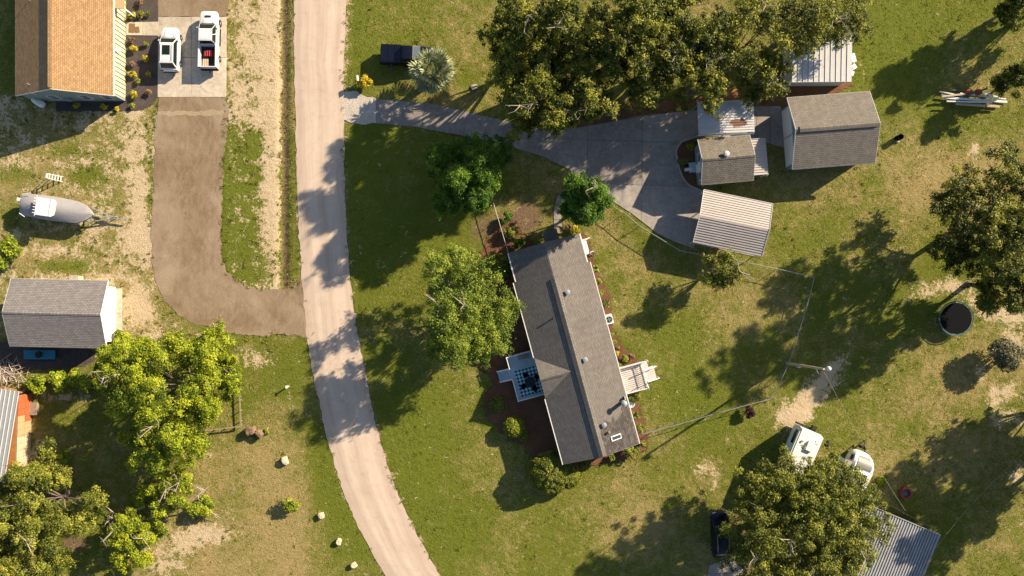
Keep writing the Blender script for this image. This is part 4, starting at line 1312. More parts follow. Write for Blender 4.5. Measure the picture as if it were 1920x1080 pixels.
def gable(name, label, cat, c, rz, L, W, ze, zr, roofmat, wallmat, og=.4, oe=.4, row=.19, wallmats=None, trim='trim', ridge=True):
    """ridge along local x; L and W are the roof's plan"""
    root = thing(name, label, cat, (c[0], c[1], 0), rz)
    for s in (1, -1):
        m = MB()
        slope(m, (-L / 2, -s * W / 2, ze), (L / 2, -s * W / 2, ze), (L / 2, 0, zr), (-L / 2, 0, zr), row)
        m.build('roof_slope', M[roofmat], root)
    if ridge:
        m = MB()
        for s in (1, -1):
            e = .17; dz = e * (zr - ze) / (W / 2)
            m.add([(-L / 2, 0, zr + .05), (L / 2, 0, zr + .05), (L / 2, s * e, zr - dz + .045), (-L / 2, s * e, zr - dz + .045),
                   (L / 2, s * e, zr - dz + .01), (-L / 2, s * e, zr - dz + .01)], [(0, 1, 2, 3), (3, 2, 4, 5)],
                  [(0, 0), (L, 0), (L, .18), (0, .18), (L, .2), (0, .2)])
        m.build('ridge_cap', M[roofmat], root)
    wl, ww = L / 2 - og, W / 2 - oe
    sl = (zr - ze) / (W / 2)
    zw = ze + oe * sl - .14
    t = .12
    for i, s in enumerate((1, -1)):
        m = MB(); wallbox(m, -wl + t, wl - t, s * ww, s * (ww - t), 0, zw)
        m.build('wall', (M[wallmats[i]] if wallmats else M[wallmat]), root)
    for i, s in enumerate((1, -1)):
        m = MB()
        pr = [(-ww, 0), (ww, 0), (ww, zw), (0, zr - .14), (-ww, zw)]
        vs = [(s * wl, y, z) for y, z in pr] + [(s * (wl - t), y, z) for y, z in pr]
        m.add(vs, [(0, 1, 2, 3, 4), (9, 8, 7, 6, 5)] + [(i_, (i_ + 1) % 5, 5 + (i_ + 1) % 5, 5 + i_) for i_ in range(5)])
        m.build('wall', (M[wallmats[2 + i]] if wallmats else M[wallmat]), root)
    for s in (1, -1):
        m = MB(); m.beam((-L / 2, s * (W / 2 + .012), ze - .09), (L / 2, s * (W / 2 + .012), ze - .09), .025, .18)
        m.build('fascia', M[trim], root)
        m = MB()
        for q in (1, -1): m.beam((s * (L / 2 + .012), q * (W / 2 - .02), ze - .07), (s * (L / 2 + .012), 0, zr - .07), .025, .16)
        m.build('rake_board', M[trim], root)
    root['_w'] = 0
    del root['_w']
    return root, wl, ww, zw


def pipe_vent(parent, x, y, z, r=.16, h=.45, mat='galv', name='roof_vent', cap=True):
    m = MB()
    m.lathe((x, y, z), [(r * 1.3, -.1), (r * .9, 0), (r * .9, h * .7)] + ([(r * 1.25, h * .72), (r * 1.25, h * .88), (r * .5, h)] if cap else [(r * .9, h)]), 12)
    return m.build(name, M[mat], parent, True)


def window(parent, c, axis, wdt, hgt, out, name='window'):
    """axis 'x': the wall's normal is +-x (out = +-1)"""
    m, g = MB(), MB()
    x, y, z = c
    t = .05
    parts = [(0, hgt / 2, wdt + .14, .08), (0, -hgt / 2, wdt + .14, .08), (-wdt / 2, 0, .08, hgt - .08), (wdt / 2, 0, .08, hgt - .08), (0, 0, wdt, .04)]
    for du, dz, wu, hz in parts:
        if axis == 'x': m.box((x + out * t / 2, y + du, z + dz), (t, wu, hz))
        else: m.box((x + du, y + out * t / 2, z + dz), (wu, t, hz))
    f = m.build(name, M['white'], parent)
    if axis == 'x': g.box((x + out * .012, y, z), (.02, wdt - .05, hgt - .05))
    else: g.box((x, y + out * .012, z), (wdt - .05, .02, hgt - .05))
    g.build('pane', M['winglass'], f)
    return f


# ------------------------------------------------------------------ brown roofed house (top left)
bh, wl, ww, zw = gable('brown_roofed_house', 'long house with tan brown shingle roof and cream batten wall at top left', 'house',
                       (-46.23, 31.8), R(90), 20.0, 10.15, 2.7, 4.95, 'sh_brown', 'cream', .2, .24, .18, ['teal_siding', 'cream', 'teal_siding', 'teal_siding'])
# local frame: x -> world +y, y -> world -x ; east wall is local y = -ww, south gable local x = -wl
for k in range(41):
    x = -wl + .25 + k * .48
    if x > wl: break
    m = MB(); m.box((x, -ww - .04, zw / 2), (.05, .08, zw - .02)); m.build('batten', M['cream'], bh)
m = MB(); m.box((-.1, 0, 4.98), (19.5, .42, .07)); m.build('ridge_vent', M['sh_brown'], bh)
for (x, y) in ((-9.2, 2.9), (-.6, 2.9)):
    pipe_vent(bh, x, y, 4.95 - 2.9 * .443, .055, .4, 'galv', 'vent_pipe', False)
# gable windows
for y in (1.9, -1.4, -3.7): window(bh, (-wl, y, 1.45), 'x', .95, 1.1, -1)
m = MB(); m.box((-wl - .12, .6, 1.1), (.24, .5, .7)); m.build('meter_box', M['galv'], bh)
m = MB(); m.beam((-wl - .03, 3.1, 2.4), (-wl - .03, 3.1, 3.1), .1, .05); m.build('gable_vent', M['white'], bh)
# porch roof over the door
m = MB(); slope(m, (-.9, -ww - 1.15, 2.35), (3.4, -ww - 1.15, 2.35), (3.4, -ww, 2.62), (-.9, -ww, 2.62), .18, thick=.08)
m.build('porch_roof', M['tanpanel'], bh)
for x in (-.75, 3.25):
    m = MB(); m.box((x, -ww - 1.0, 1.15), (.12, .12, 2.3)); m.build('porch_post', M['white'], bh)
m = MB(); m.box((-5.0, -ww - .15, 2.0), (.25, .3, .18)); m.beam((-5.0, -ww - .3, 1.95), (-5.0, -ww - .42, 1.7), .1, .1); m.build('wall_lamp', M['white'], bh)
dm = MB(); dm.box((1.6, -ww - .03, 1.0), (.95, .06, 2.0)); dm.build('door', M['white'], bh)

# propane tank
c = P(72, 191, .6)
t = thing('propane_tank', 'white propane tank lying by the shaded gable wall', 'gas tank', (c.x, c.y, 0), R(-35))
m = MB(); m.lathe((0, 0, .62), [(.05, -.78), (.24, -.72), (.36, -.55), (.4, -.35), (.4, .35), (.36, .55), (.24, .72), (.05, .78)], 16, 'X'); m.build('tank', M['white'], t, True)
m = MB(); m.lathe((0, 0, 1.0), [(.13, 0), (.15, .06), (.1, .16), (.02, .2)], 10); m.build('dome', M['white'], t, True)
for x in (-.4, .4):
    m = MB(); m.box((x, 0, .12), (.1, .6, .26)); m.build('foot', M['galv'], t)
# door mats
for (px, py, w_, h_, lb) in ((248, 53, .62, .95, 'larger brown door mat on the short walkway'), (258, 56, .46, .62, 'smaller brown door mat on the short walkway')):
    p = P(px, py); m = MB(); m.box((0, 0, .012), (w_, h_, .024)); tag(m.build('door_mat', M['mat_brown'], loc=(p.x, p.y, .064), rz=R(-4 if w_ > .5 else 8)), lb, 'door mat')

# ------------------------------------------------------------------ grey shed (left)
gs, wl, ww, zw = gable('grey_shed', 'grey shingled gable shed with white front wall at the left edge', 'shed', (-47.0, -.70), R(-1.3), 10.05, 7.05, 2.4, 3.6, 'sh_grey', 'white', .5, .62, .20)
m = MB(); m.box((wl + .03, .2, 1.05), (.06, 4.2, 2.05)); gd = m.build('garage_door', M['white'], gs)
for k in range(3):
    m = MB(); m.box((wl + .065, .2, .55 + k * .5), (.015, 4.1, .46)); m.build('door_panel', M['white'], gd)
m = MB()
for s in (1, -1): m.box((wl + .03, .2 + s * 2.2, 1.1), (.07, .12, 2.2))
m.box((wl + .03, .2, 2.2), (.07, 4.6, .12)); m.build('door_frame', M['trim'], gs)
p = P(140, 525, .8); m = MB(); m.box((0, 0, .45), (.85, .7, .9)); m.box((0, 0, .93), (.95, .8, .06))
tag(m.build('outdoor_box', M['concrete_new'], loc=(p.x, p.y + .1, 0)), 'pale box standing against the upper wall of the grey shed', 'box')
# teal bench with tyre
p = P(74, 665, .45)
t = thing('teal_bench', 'long teal painted bench in the shade below the grey shed', 'bench', (p.x, p.y, 0))
for k in range(4):
    m = MB(); m.box((0, -.37 + k * .245, .45), (3.35, .23, .05)); m.build('plank', M['tealpaint'], t)
for s in (1, -1):
    m = MB(); m.box((s * 1.4, 0, .21), (.08, .8, .42)); m.build('leg', M['tealpaint'], t)


def wheel(parent, c, r, w_, axis='X', rimmat='chrome', name='wheel'):
    wt = MB(); wt.lathe(c, [(r * .62, -w_ / 2), (r * .93, -w_ / 2), (r, -w_ * .3), (r, w_ * .3), (r * .93, w_ / 2), (r * .62, w_ / 2)], 18, axis)
    o = wt.build(name, M['rubber'], parent, True)
    m = MB(); m.lathe(c, [(r * .1, -w_ * .52), (r * .64, -w_ * .47), (r * .64, w_ * .47), (r * .1, w_ * .52)], 14, axis)
    m.build('rim', M[rimmat], o, True)
    return o


p = P(72, 665, .6)
t = thing('spare_wheel', 'spare wheel with pale rim lying on the teal bench', 'wheel', (p.x, p.y, .58))
wt = MB(); wt.lathe((0, 0, 0), [(.22, -.1), (.33, -.1), (.36, -.05), (.36, .05), (.33, .1), (.22, .1)], 20); wt.build('tyre', M['rubber'], t, True)
wt = MB(); wt.lathe((0, 0, 0), [(.23, -.08), (.23, .075), (.1, .06), (.06, .09)], 16); wt.build('rim', M['lens'], t, True)

# ------------------------------------------------------------------ main house
HX, HY, HR = 6.646, -5.835, R(15.25)
ZE, ZR = 2.9, 4.3
mh = thing('long_grey_house', 'long house with weathered grey brown shingle roof, front deck and back deck', 'house', (HX, HY, 0), HR)


def MHw(lx, ly):  # house-local to world
    c, s = math.cos(HR), math.sin(HR)
    return Vector((HX + lx * c - ly * s, HY + lx * s + ly * c, 0))


for s in (1, -1):
    m = MB(); slope(m, (s * 4.05, -9.7, ZE), (s * 4.05, 9.7, ZE), (0, 9.7, ZR), (0, -9.7, ZR)); m.build('roof_slope', M['sh_house'], mh)
    m = MB(); zz = ZE - .03; slope(m, (s * 3.77, 9.705, zz + .04), (s * 3.77, 12.8, zz + .04), (0, 12.8, ZR - .06), (0, 9.705, ZR - .06)); m.build('roof_slope', M['sh_house'], mh, label='slightly lower end section of the roof')
# ridge vent
m = MB()
for s in (1, -1):
    m.add([(0, -9.65, ZR + .10), (0, 9.0, ZR + .10), (s * .42, 9.0, ZR - .06), (s * .42, -9.65, ZR - .06), (s * .42, 9.0, ZR - .15), (s * .42, -9.65, ZR - .15)], [(0, 1, 2, 3), (3, 2, 4, 5)], [(0, 0), (18, 0), (18, .4), (0, .4), (18, .5), (0, .5)])
m.build('ridge_vent', M['sh_house'], mh)
# darker speckled area with a jagged edge, lower right
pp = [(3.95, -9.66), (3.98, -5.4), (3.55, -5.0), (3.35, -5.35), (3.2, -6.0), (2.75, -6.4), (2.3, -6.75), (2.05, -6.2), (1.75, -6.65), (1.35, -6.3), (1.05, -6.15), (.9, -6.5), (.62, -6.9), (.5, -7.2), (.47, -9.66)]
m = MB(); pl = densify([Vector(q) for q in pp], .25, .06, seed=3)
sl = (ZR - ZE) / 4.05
m.add([(q.x, q.y, ZR - q.x * sl + .035) for q in pl], [tuple(range(len(pl)))], [(q.y, q.x) for q in pl]); m.build('dark_roof_area', M['sh_dark'], mh, label='darker speckled area of the roof at the lower right')
# cross gable over the front deck
yc, gz = -.5, 4.02
xm = -(ZR - gz) / sl
for s in (1, -1):
    m = MB(); m.add([(-4.06, yc + s * 2.15, ZE + .02), (-4.06, yc, gz + .02), (xm - .02, yc, gz + .02)], [(0, 1, 2)], [(0, 0), (0, 2.4), (3.2, 2.4)])
    m.build('porch_gable_slope', M['sh_house'], mh)
m = MB(); m.add([(-4.06, yc - 2.15, ZE), (-4.06, yc + 2.15, ZE), (-4.06, yc, gz)], [(0, 1, 2)]); m.build('porch_gable_face', M['siding'], mh)
m = MB()
for s in (1, -1):
    m.add([(-4.08, yc, gz + .09), (-1.5, yc, gz + .09), (-1.5, yc + s * .2, gz + .0), (-4.08, yc + s * .2, gz + .0), (-1.5, yc + s * .2, gz - .05), (-4.08, yc + s * .2, gz - .05)], [(0, 1, 2, 3), (3, 2, 4, 5)])
m.build('porch_ridge_vent', M['sh_house'], mh)
# walls
for s in (1, -1):
    m = MB(); wallbox(m, s * 3.75, s * 3.62, -9.4, 12.4, 0, 2.78); m.build('wall', M['siding'], mh)
for y0, sg in ((-9.4, 1), (12.4, -1)):
    m = MB(); pr = [(-3.6, 0), (3.6, 0), (3.6, 2.8), (0, 4.05), (-3.6, 2.8)]
    vs = [(x, y0, z) for x, z in pr] + [(x, y0 + sg * .12, z) for x, z in pr]
    m.add(vs, [(0, 1, 2, 3, 4), (9, 8, 7, 6, 5)] + [(i, (i + 1) % 5, 5 + (i + 1) % 5, 5 + i) for i in range(5)]); m.build('wall', M['siding'], mh)
# gutters
for s in (1, -1):
    for y0_, y1_ in (((-9.7, 9.7),) if s > 0 else ((-9.7, yc - 2.2), (yc + 2.2, 9.7))):
        m = MB(); m.beam((s * 4.12, y0_, ZE - .04), (s * 4.12, y1_, ZE - .04), .08, .10); m.build('gutter', M['white'], mh)
    m = MB(); m.beam((s * 3.84, 9.75, ZE - .04), (s * 3.84, 12.8, ZE - .04), .12, .11); m.build('gutter', M['white'], mh)
# roof fittings


def roof_z(x): return ZR - abs(x) * sl


def loc_h(px, py, z):
    p = P(px, py, z); v = Vector((p.x - HX, p.y - HY))
    return v.x * math.cos(HR) + v.y * math.sin(HR), -v.x * math.sin(HR) + v.y * math.cos(HR)


for (px, py, r_, h_, nm, mt) in ((1064, 548, .21, .4, 'roof_vent', 'galv'), (1097, 674, .21, .4, 'roof_vent', 'galv'), (1132, 796, .21, .4, 'roof_vent', 'galv'), (1141, 810, .11, .45, 'vent_pipe', 'wood'), (1037, 597, .09, .25, 'vent_pipe', 'rubber')):
    x, y = loc_h(px, py, 4.0)
    pipe_vent(mh, x, y, roof_z(x), r_, h_, mt, nm)
x, y = loc_h(1168, 755, 3.6)
m = MB(); m.lathe((x, y, roof_z(x) - .1), [(.26, 0), (.26, .12), (.2, .16), (.2, 1.3), (.3, 1.32), (.3, 1.5), (.08, 1.62)], 14); m.build('chimney_pipe', M['galv'], mh, True)
m = MB(); m.box((x + .35, y + .35, roof_z(x + .35) + .25), (.05, .35, .5)); m.build('flue_bracket', M['white'], mh)
x, y = loc_h(1155, 820, 3.7)
m = MB(); m.box((x, y, roof_z(x) + .05), (1.15, .5, .16), ry=math.atan(sl)); sk = m.build('skylight', M['white'], mh)
m = MB(); m.box((x + .03, y, roof_z(x) + .075), (.98, .32, .14), ry=math.atan(sl)); m.build('pane', M['winglass'], sk)
# windows, door on walls
for y in (-7.5, -4.2, 4.2, 7.4, 10.8): window(mh, (-3.75, y, 1.6), 'x', 1.1, 1.2, -1)
for y in (-8.0, .5, 3.5, 7.5): window(mh, (3.75, y, 1.6), 'x', 1.1, 1.2, 1)
m = MB(); m.box((-3.78, 1.0, 1.85), (.06, .95, 2.05)); m.build('door', M['white'], mh)
m = MB(); m.box((3.78, -3.2, 1.75), (.06, .95, 2.05)); m.build('door', M['white'], mh)
# small entry roof at the upper end
m = MB(); m.box((.95, 13.35, 2.42), (1.5, 1.25, .1)); m.build('entry_roof', M['sh_house'], mh)
for s in (0, 1):
    m = MB(); m.box((.95 + (s - .5) * 1.35, 13.85, 1.18), (.1, .1, 2.36)); m.build('entry_post', M['white'], mh)


# front deck
def rail(parent, a, b, z0, hgt, n, mat='white', name='railing', posts=True):
    a, b = Vector(a), Vector(b)
    m = MB()
    m.beam(a + Vector((0, 0, z0 + hgt)), b + Vector((0, 0, z0 + hgt)), .08, .045)
    m.beam(a + Vector((0, 0, z0 + .1)), b + Vector((0, 0, z0 + .1)), .05, .05)
    o = m.build(name, M[mat], parent)
    for i in range(n + 1):
        p = a.lerp(b, i / n)
        m = MB(); m.box((p.x, p.y, z0 + hgt / 2), (.035, .035, hgt - .06)); m.build('baluster', M[mat], o)
    if posts:
        for p in (a, b):
            m = MB(); m.box((p.x, p.y, (z0 + hgt) / 2 + .02), (.1, .1, z0 + hgt + .1)); m.build('post', M[mat], o)
    return o


DZ = .75
fd = thing('front_deck', 'blue grey painted front deck with pale railing and stairs', 'deck', tuple(MHw(0, 0)), HR)
nb = 22
for k in range(nb):
    x = -6.85 + (k + .5) * 3.08 / nb
    m = MB(); m.box((x, 0, DZ - .02), (3.08 / nb - .012, 4.72, .04)); m.build('board', M['deckblue'], fd)
m = MB()
for (a, b) in (((-6.87, -2.38), (-3.8, -2.38)), ((-6.87, 2.38), (-3.8, 2.38)), ((-6.88, -2.38), (-6.88, 2.38))): m.beam(a + (DZ - .16,), b + (DZ - .16,), .05, .22)
for x in (-6.7, -5.2, -3.9):
    for y in (-2.2, 0, 2.2): m.box((x, y, .28), (.12, .12, .6))
m.build('frame', M['deckblue'], fd)
rail(fd, (-6.85, 2.36, 0), (-3.85, 2.36, 0), DZ, .95, 20)
rail(fd, (-6.85, -2.36, 0), (-3.85, -2.36, 0), DZ, .95, 20)
rail(fd, (-6.85, 2.26, 0), (-6.85, 1.15, 0), DZ, .95, 8)
rail(fd, (-6.85, -.05, 0), (-6.85, -2.26, 0), DZ, .95, 15)
for k in range(5):
    m = MB(); m.box((-7.02 - k * .27, .55, DZ - .15 * (k + 1) + .12), (.25, 1.05, .04)); m.build('step', M['deckblue'], fd)
for y in (0, 1.12):
    m = MB(); m.beam((-6.9, y, DZ - .1), (-8.3, y, .02), .05, .24); m.build('stringer', M['white'], fd)
    m = MB(); m.beam((-6.9, y, DZ + .93), (-8.25, y, .95), .09, .05); m.box((-8.22, y, .5), (.09, .09, 1.0)); m.build('stair_rail', M['white'], fd)
# rug, table, chairs, bench on the deck
rw = MHw(-5.15, -.72)
m = MB(); m.box((0, 0, .006), (2.6, 2.85, .012)); tag(m.build('checked_rug', M['rug'], loc=(rw.x, rw.y, DZ + .002), rz=HR), 'blue and white diamond checked rug on the front deck', 'rug')
tw = MHw(-5.1, -.75)
t = thing('patio_table', 'round dark patio table in the middle of the checked rug', 'table', (tw.x, tw.y, DZ + .014), HR)
m = MB(); m.lathe((0, 0, .7), [(.55, 0), (.56, .015), (.55, .03)], 20); m.build('table_top', M['glass'], t)
for k in range(4):
    a = k * math.pi / 2 + .8; m = MB(); m.tube([(math.cos(a) * .45, math.sin(a) * .45, 0), (math.cos(a) * .38, math.sin(a) * .38, .7)], .02, 6); m.build('leg', M['net'], t)
chair0 = None
for k, (ang, lb) in enumerate(((20, 'dark patio chair between table and house wall'), (110, 'dark patio chair on the upper side of the patio table'), (200, 'dark patio chair facing the deck stairs'), (290, 'dark patio chair on the lower side of the patio table'))):
    a = R(ang); q = MHw(-5.1 + .82 * math.cos(a), -.75 + .82 * math.sin(a))
    if chair0 is None:
        t = chair0 = thing('patio_chair', lb, 'chair', (0, 0, 0), 0, 'chairs around the patio table')
        m = MB(); m.box((0, 0, .42), (.46, .46, .04)); m.build('seat', M['net'], t)
        m = MB(); m.box((.22, 0, .68), (.04, .46, .5), ry=R(12)); m.build('backrest', M['net'], t)
        for sx in (1, -1):
            for sy in (1, -1):
                m = MB(); m.box((sx * .2, sy * .2, .2), (.035, .035, .4)); m.build('leg', M['net'], t)
            m = MB(); m.beam((-.2, sx * .24, .62), (.22, sx * .24, .64), .04, .03); m.build('armrest', M['net'], t)
    else:
        t = copy_tree(chair0); t['label'] = lb
    t.location = (q.x, q.y, DZ + .014); t.rotation_euler = (0, 0, a + HR)
q = MHw(-5.1, 1.95)
t = thing('deck_bench', 'low dark bench along the upper railing of the front deck', 'bench', (q.x, q.y, DZ), HR)
m = MB(); m.box((0, 0, .42), (1.1, .4, .05)); m.build('seat', M['wood'], t)
for s in (1, -1):
    m = MB(); m.box((s * .45, 0, .2), (.06, .34, .4)); m.build('leg', M['wood'], t)

# back deck
bd = thing('back_deck', 'pale boarded back deck with white railing and steps down to the lawn', 'deck', tuple(MHw(0, 0)), HR)
for k in range(13):
    m = MB(); m.box((5.28, -4.6 + (k + .5) * 2.68 / 13, .68), (2.86, 2.68 / 13 - .04, .04)); m.build('board', M['deckpale'], bd)
m = MB()
for y in (-4.62, -1.9): m.beam((3.85, y, .56), (6.75, y, .56), .05, .2)
m.beam((6.74, -4.62, .56), (6.74, -1.9, .56), .05, .2)
for x in (4.2, 6.6):
    for y in (-4.5, -2.0): m.box((x, y, .25), (.12, .12, .5))
m.build('frame', M['white'], bd)
rail(bd, (3.9, -1.88, 0), (7.4, -1.88, 0), .70, .62, 20)
rail(bd, (3.9, -4.66, 0), (6.75, -4.66, 0), .70, .62, 18)
rail(bd, (6.76, -4.6, 0), (6.76, -2.0, 0), .70, .5, 13)
m = MB(); m.box((7.1, -2.35, .62), (.62, .85, .05)); m.build('landing', M['deckpale'], bd)
for k in range(4):
    m = MB(); m.box((7.0 + k * .3, -3.35, .58 - k * .15), (.29, 1.2, .04)); m.build('step', M['deckpale'], bd)
for y in (-4.0, -2.72):
    m = MB(); m.beam((6.8, y, .62), (8.2, y, .02), .05, .22); m.build('stringer', M['white'], bd)
    m = MB(); m.beam((6.8, y, 1.55), (8.2, y, .95), .09, .05); m.box((8.18, y, .5), (.09, .09, 1.0)); m.build('stair_rail', M['white'], bd)

# air conditioner
q = MHw(*loc_h(1142, 599, .8))
t = thing('air_conditioner', 'white air conditioner unit on a pad against the back wall', 'air conditioner', (q.x, q.y, 0), HR)
m = MB(); m.box((0, 0, .05), (1.0, 1.1, .1)); m.build('pad', M['concrete_new'], t)
m = MB(); m.box((0, 0, .5), (.82, .95, .8)); m.build('casing', M['white'], t)
m = MB(); m.lathe((0, 0, .9), [(.34, 0), (.34, .03), (.30, .035), (.02, .02)], 18); f = m.build('fan_grille', M['dark'], t)
m = MB()
for k in range(4): m.box((.14 * math.cos(k * math.pi / 2), .14 * math.sin(k * math.pi / 2), .945), (.25, .09, .01), rz=k * math.pi / 2 + .3)
m.build('fan_blade', M['chrome'], f)
# white frame / garden rack on back wall
q = MHw(*loc_h(1098, 463, .6))
t = thing('garden_rack', 'white wooden rack leaning by the upper end of the back wall', 'rack', (q.x, q.y, 0), HR)
m = MB(); m.box((0, 0, .5), (.5, 1.7, .06)); m.build('shelf', M['white'], t)
for y in (-.75, .75):
    m = MB(); m.box((.1, y, .3), (.55, .08, .6)); m.build('leg', M['white'], t)
    m = MB(); m.beam((-.1, y, .55), (.7, y + .1, .5), .1, .05); m.build('arm', M['white'], t)
# planter
q = MHw(*loc_h(1183, 757, .4))
t = thing('round_planter', 'white round planter beside the shrub below the back deck', 'planter', (q.x, q.y, 0))
m = MB(); m.lathe((0, 0, 0), [(.28, 0), (.38, .4), (.42, .5), (.34, .5), (.32, .4)], 18); m.build('pot', M['white'], t, True)
m = MB(); m.lathe((0, 0, .36), [(.31, 0), (.31, .03)], 14); m.build('soil', M['dark'], t)
# white stones at the upper gable
for k in range(7):
    p = P(1026 + k * 2.2, 449 - (k % 3) * 2)
    m = MB(); m.ell((0, 0, .08), (.16 + .03 * (k % 2), .13, .11), 8, 5)
    tag(m.build('white_stone', M['white'], loc=(p.x, p.y, .02), rz=k), ('leftmost', 'second from the left', 'third from the left', 'middle', 'third from the right', 'second from the right', 'rightmost')[k] + ' white stone of the heap at the upper house wall', 'stone', 'white stones at the upper house wall')
# dark half barrel by entry
p = P(1048, 431); m = MB(); m.lathe((0, 0, 0), [(.35, 0), (.42, .25), (.42, .4), (.36, .4), (.34, .3)], 14); tag(m.build('half_barrel', M['wood'], loc=(p.x, p.y, .04)), 'dark half barrel at the end of the front walk', 'barrel')

# ------------------------------------------------------------------ double garage (upper right)
dg, wl, ww, zw = gable('double_garage', 'large grey brown shingled garage with two pale doors at upper right', 'garage', (32.91, 18.19), R(4.4), 8.55, 7.42, 2.8, 4.38, 'sh_gar', 'siding', .5, .45, .2, ridge=False)
m = MB()
for s in (1, -1):
    m.add([(-3.9, 0, 4.50), (4.0, 0, 4.50), (4.0, s * .3, 4.38), (-3.9, s * .3, 4.38), (4.0, s * .3, 4.26), (-3.9, s * .3, 4.26)], [(0, 1, 2, 3), (3, 2, 4, 5)], [(0, 0), (8, 0), (8, .3), (0, .3), (8, .4), (0, .4)])
m.build('ridge_vent', M['sh_gar'], dg)
for yc_, lb in ((1.55, None), (-1.5, None)):
    m = MB(); m.box((-wl - .02, yc_, 1.12), (.06, 2.7, 2.2)); gd = m.build('garage_door', M['trim'], dg)
    for k in range(4):
        m = MB(); m.box((-wl - .055, yc_, .32 + k * .54), (.02, 2.62, .5)); m.build('door_panel', M['trim'], gd)
    m = MB()
    for s in (1, -1): m.box((-wl - .03, yc_ + s * 1.42, 1.15), (.09, .12, 2.3))
    m.box((-wl - .03, yc_, 2.32), (.09, 2.96, .14)); m.build('door_frame', M['white'], dg)
window(dg, (-1.2, -ww, 1.5), 'y', 1.2, 1.0, -1)
window(dg, (1.6, -ww, 1.5), 'y', .9, 1.0, -1)

# ------------------------------------------------------------------ small shed with lean-to
ss, wl, ww, zw = gable('small_shed', 'small grey shingled shed with round roof turbine and ribbed lean-to', 'shed', (22.12, 15.21), R(4.8), 5.4, 4.72, 2.5, 3.6, 'sh_shed', 'siding', .25, .35, .2)
p = P(1361, 289, 3.5)
dx, dy = p.x - 22.12, p.y - 15.21
lx, ly = dx * math.cos(R(4.8)) + dy * math.sin(R(4.8)), -dx * math.sin(R(4.8)) + dy * math.cos(R(4.8))
m = MB(); zt = 3.6 - abs(ly) * 1.1 / 2.36
m.lathe((lx, ly, zt - .05), [(.17, 0), (.16, .2), (.27, .24), (.31, .36), (.24, .48), (.05, .54)], 16); m.build('roof_turbine', M['white_metal'], ss, True)
window(ss, (-wl, .6, 1.6), 'x', .9, 1.0, -1); window(ss, (-wl, -1.3, 1.6), 'x', .8, 1.0, -1)
m = MB(); m.box((-wl - .03, -.35, 1.1), (.06, .85, 2.0)); m.build('door', M['white'], ss)
m = MB(); m.box((-wl - .4, -.1, .2), (.75, 1.0, .4)); m.build('stoop', M['deckblue'], ss)
m = MB(); m.box((-wl - 1.0, -.1, .1), (.45, .9, .2)); m.build('step', M['rubber'], ss)
lt = MB(); lt.box((3.45, 0.05, 2.18), (2.0, 3.75, .03), ry=R(4)); lo = lt.build('lean_to_roof', M['tan_metal'], ss)
for k in range(15):
    y = -1.82 + k * 3.74 / 14 + .05
    m = MB(); m.box((3.45, y, 2.215), (2.0, .05, .09), ry=R(4)); m.build('rib', M['tan_metal'], lo)
for y in (-1.7, 1.7):
    m = MB(); m.box((4.35, y, 1.03), (.09, .09, 2.06)); m.build('post', M['white'], ss)
m = MB(); m.box((4.45, -1.2, 1.7), (.05, 1.4, .5)); m.build('gutter_board', M['white'], ss)
# bird bath / white garden ornament in bed
p = P(1289, 319); t = thing('garden_bench', 'small white garden seat in the lower kerbed bed', 'bench', (p.x, p.y, 0), R(5))
m = MB(); m.box((0, 0, .4), (.75, .34, .07)); m.build('seat', M['white'], t)
for s in (1, -1):
    m = MB(); m.box((s * .28, 0, .18), (.09, .3, .36)); m.build('leg', M['white'], t)

# ------------------------------------------------------------------ rusted white carport
rc_ = thing('rusted_carport', 'white ribbed carport roof with brown rust patch under the oaks', 'carport', (*P(1361, 220, 2.4).to_2d(), 0), R(2.2))
m = MB(); m.box((0, 0, 2.4), (5.82, 3.2, .03)); ro = m.build('roof_sheet', M['rust'], rc_)
for k in range(13):
    m = MB(); m.box((0, -1.58 + k * 3.16 / 12, 2.435), (5.8, .055, .05)); m.build('rib', M['rust'], ro)
m = MB(); m.box((0, -1.72, 2.26), (5.84, .22, .03), rx=R(48)); m.build('eave_flashing', M['white_metal'], rc_)
m = MB(); m.box((0, 1.7, 2.26), (5.84, .22, .03), rx=R(-48)); m.build('eave_flashing', M['white_metal'], rc_)
for x in (-2.8, 0, 2.8):
    for y in (-1.55, 1.55):
        m = MB(); m.box((x, y, 1.19), (.08, .08, 2.38)); m.build('post', M['galv'], rc_)

# ------------------------------------------------------------------ ribbed carport beside the driveway
cp = thing('ribbed_carport', 'pale tan ribbed metal carport at the lower end of the driveway', 'carport', (22.94, 8.71, 0), R(-11.6))
CL, CW, cze, czr = 7.3, 5.55, 2.3, 2.9
for s in (1, -1):
    m = MB()
    n_ = 11
    for k in range(n_):
        t0, t1 = k / n_, (k + 1) / n_
        f = lambda t: (s * CW / 2 * (1 - t), cze + (czr - cze) * t)
        (ya, za), (yb, zb) = f(t0), f(t1)
        yr, zr_ = f(t0 + .16 / n_)
        for (y0, z0, y1, z1, dz) in ((ya, za, yr, zr_, .045), (yr, zr_, yb, zb, 0)):
            m.add([(-CL / 2, y0, z0 + dz), (CL / 2, y0, z0 + dz), (CL / 2, y1, z1 + dz), (-CL / 2, y1, z1 + dz)], [(0, 1, 2, 3)])
        for yy, zz in ((ya, za), (yr, zr_)):
            m.add([(-CL / 2, yy, zz), (CL / 2, yy, zz), (CL / 2, yy, zz + .045), (-CL / 2, yy, zz + .045)], [(0, 1, 2, 3)])
    m.build('roof_slope', M['tan_metal'], cp)
    m = MB(); m.box((0, s * (CW / 2 + .02), cze - .22), (CL, .03, .5)); m.build('side_panel', M['white_metal'], cp)
    for x in (-3.5, -1.17, 1.17, 3.5):
        m = MB(); m.box((x, s * (CW / 2 - .06), 1.1), (.07, .07, 2.2)); m.build('post', M['white_metal'], cp)
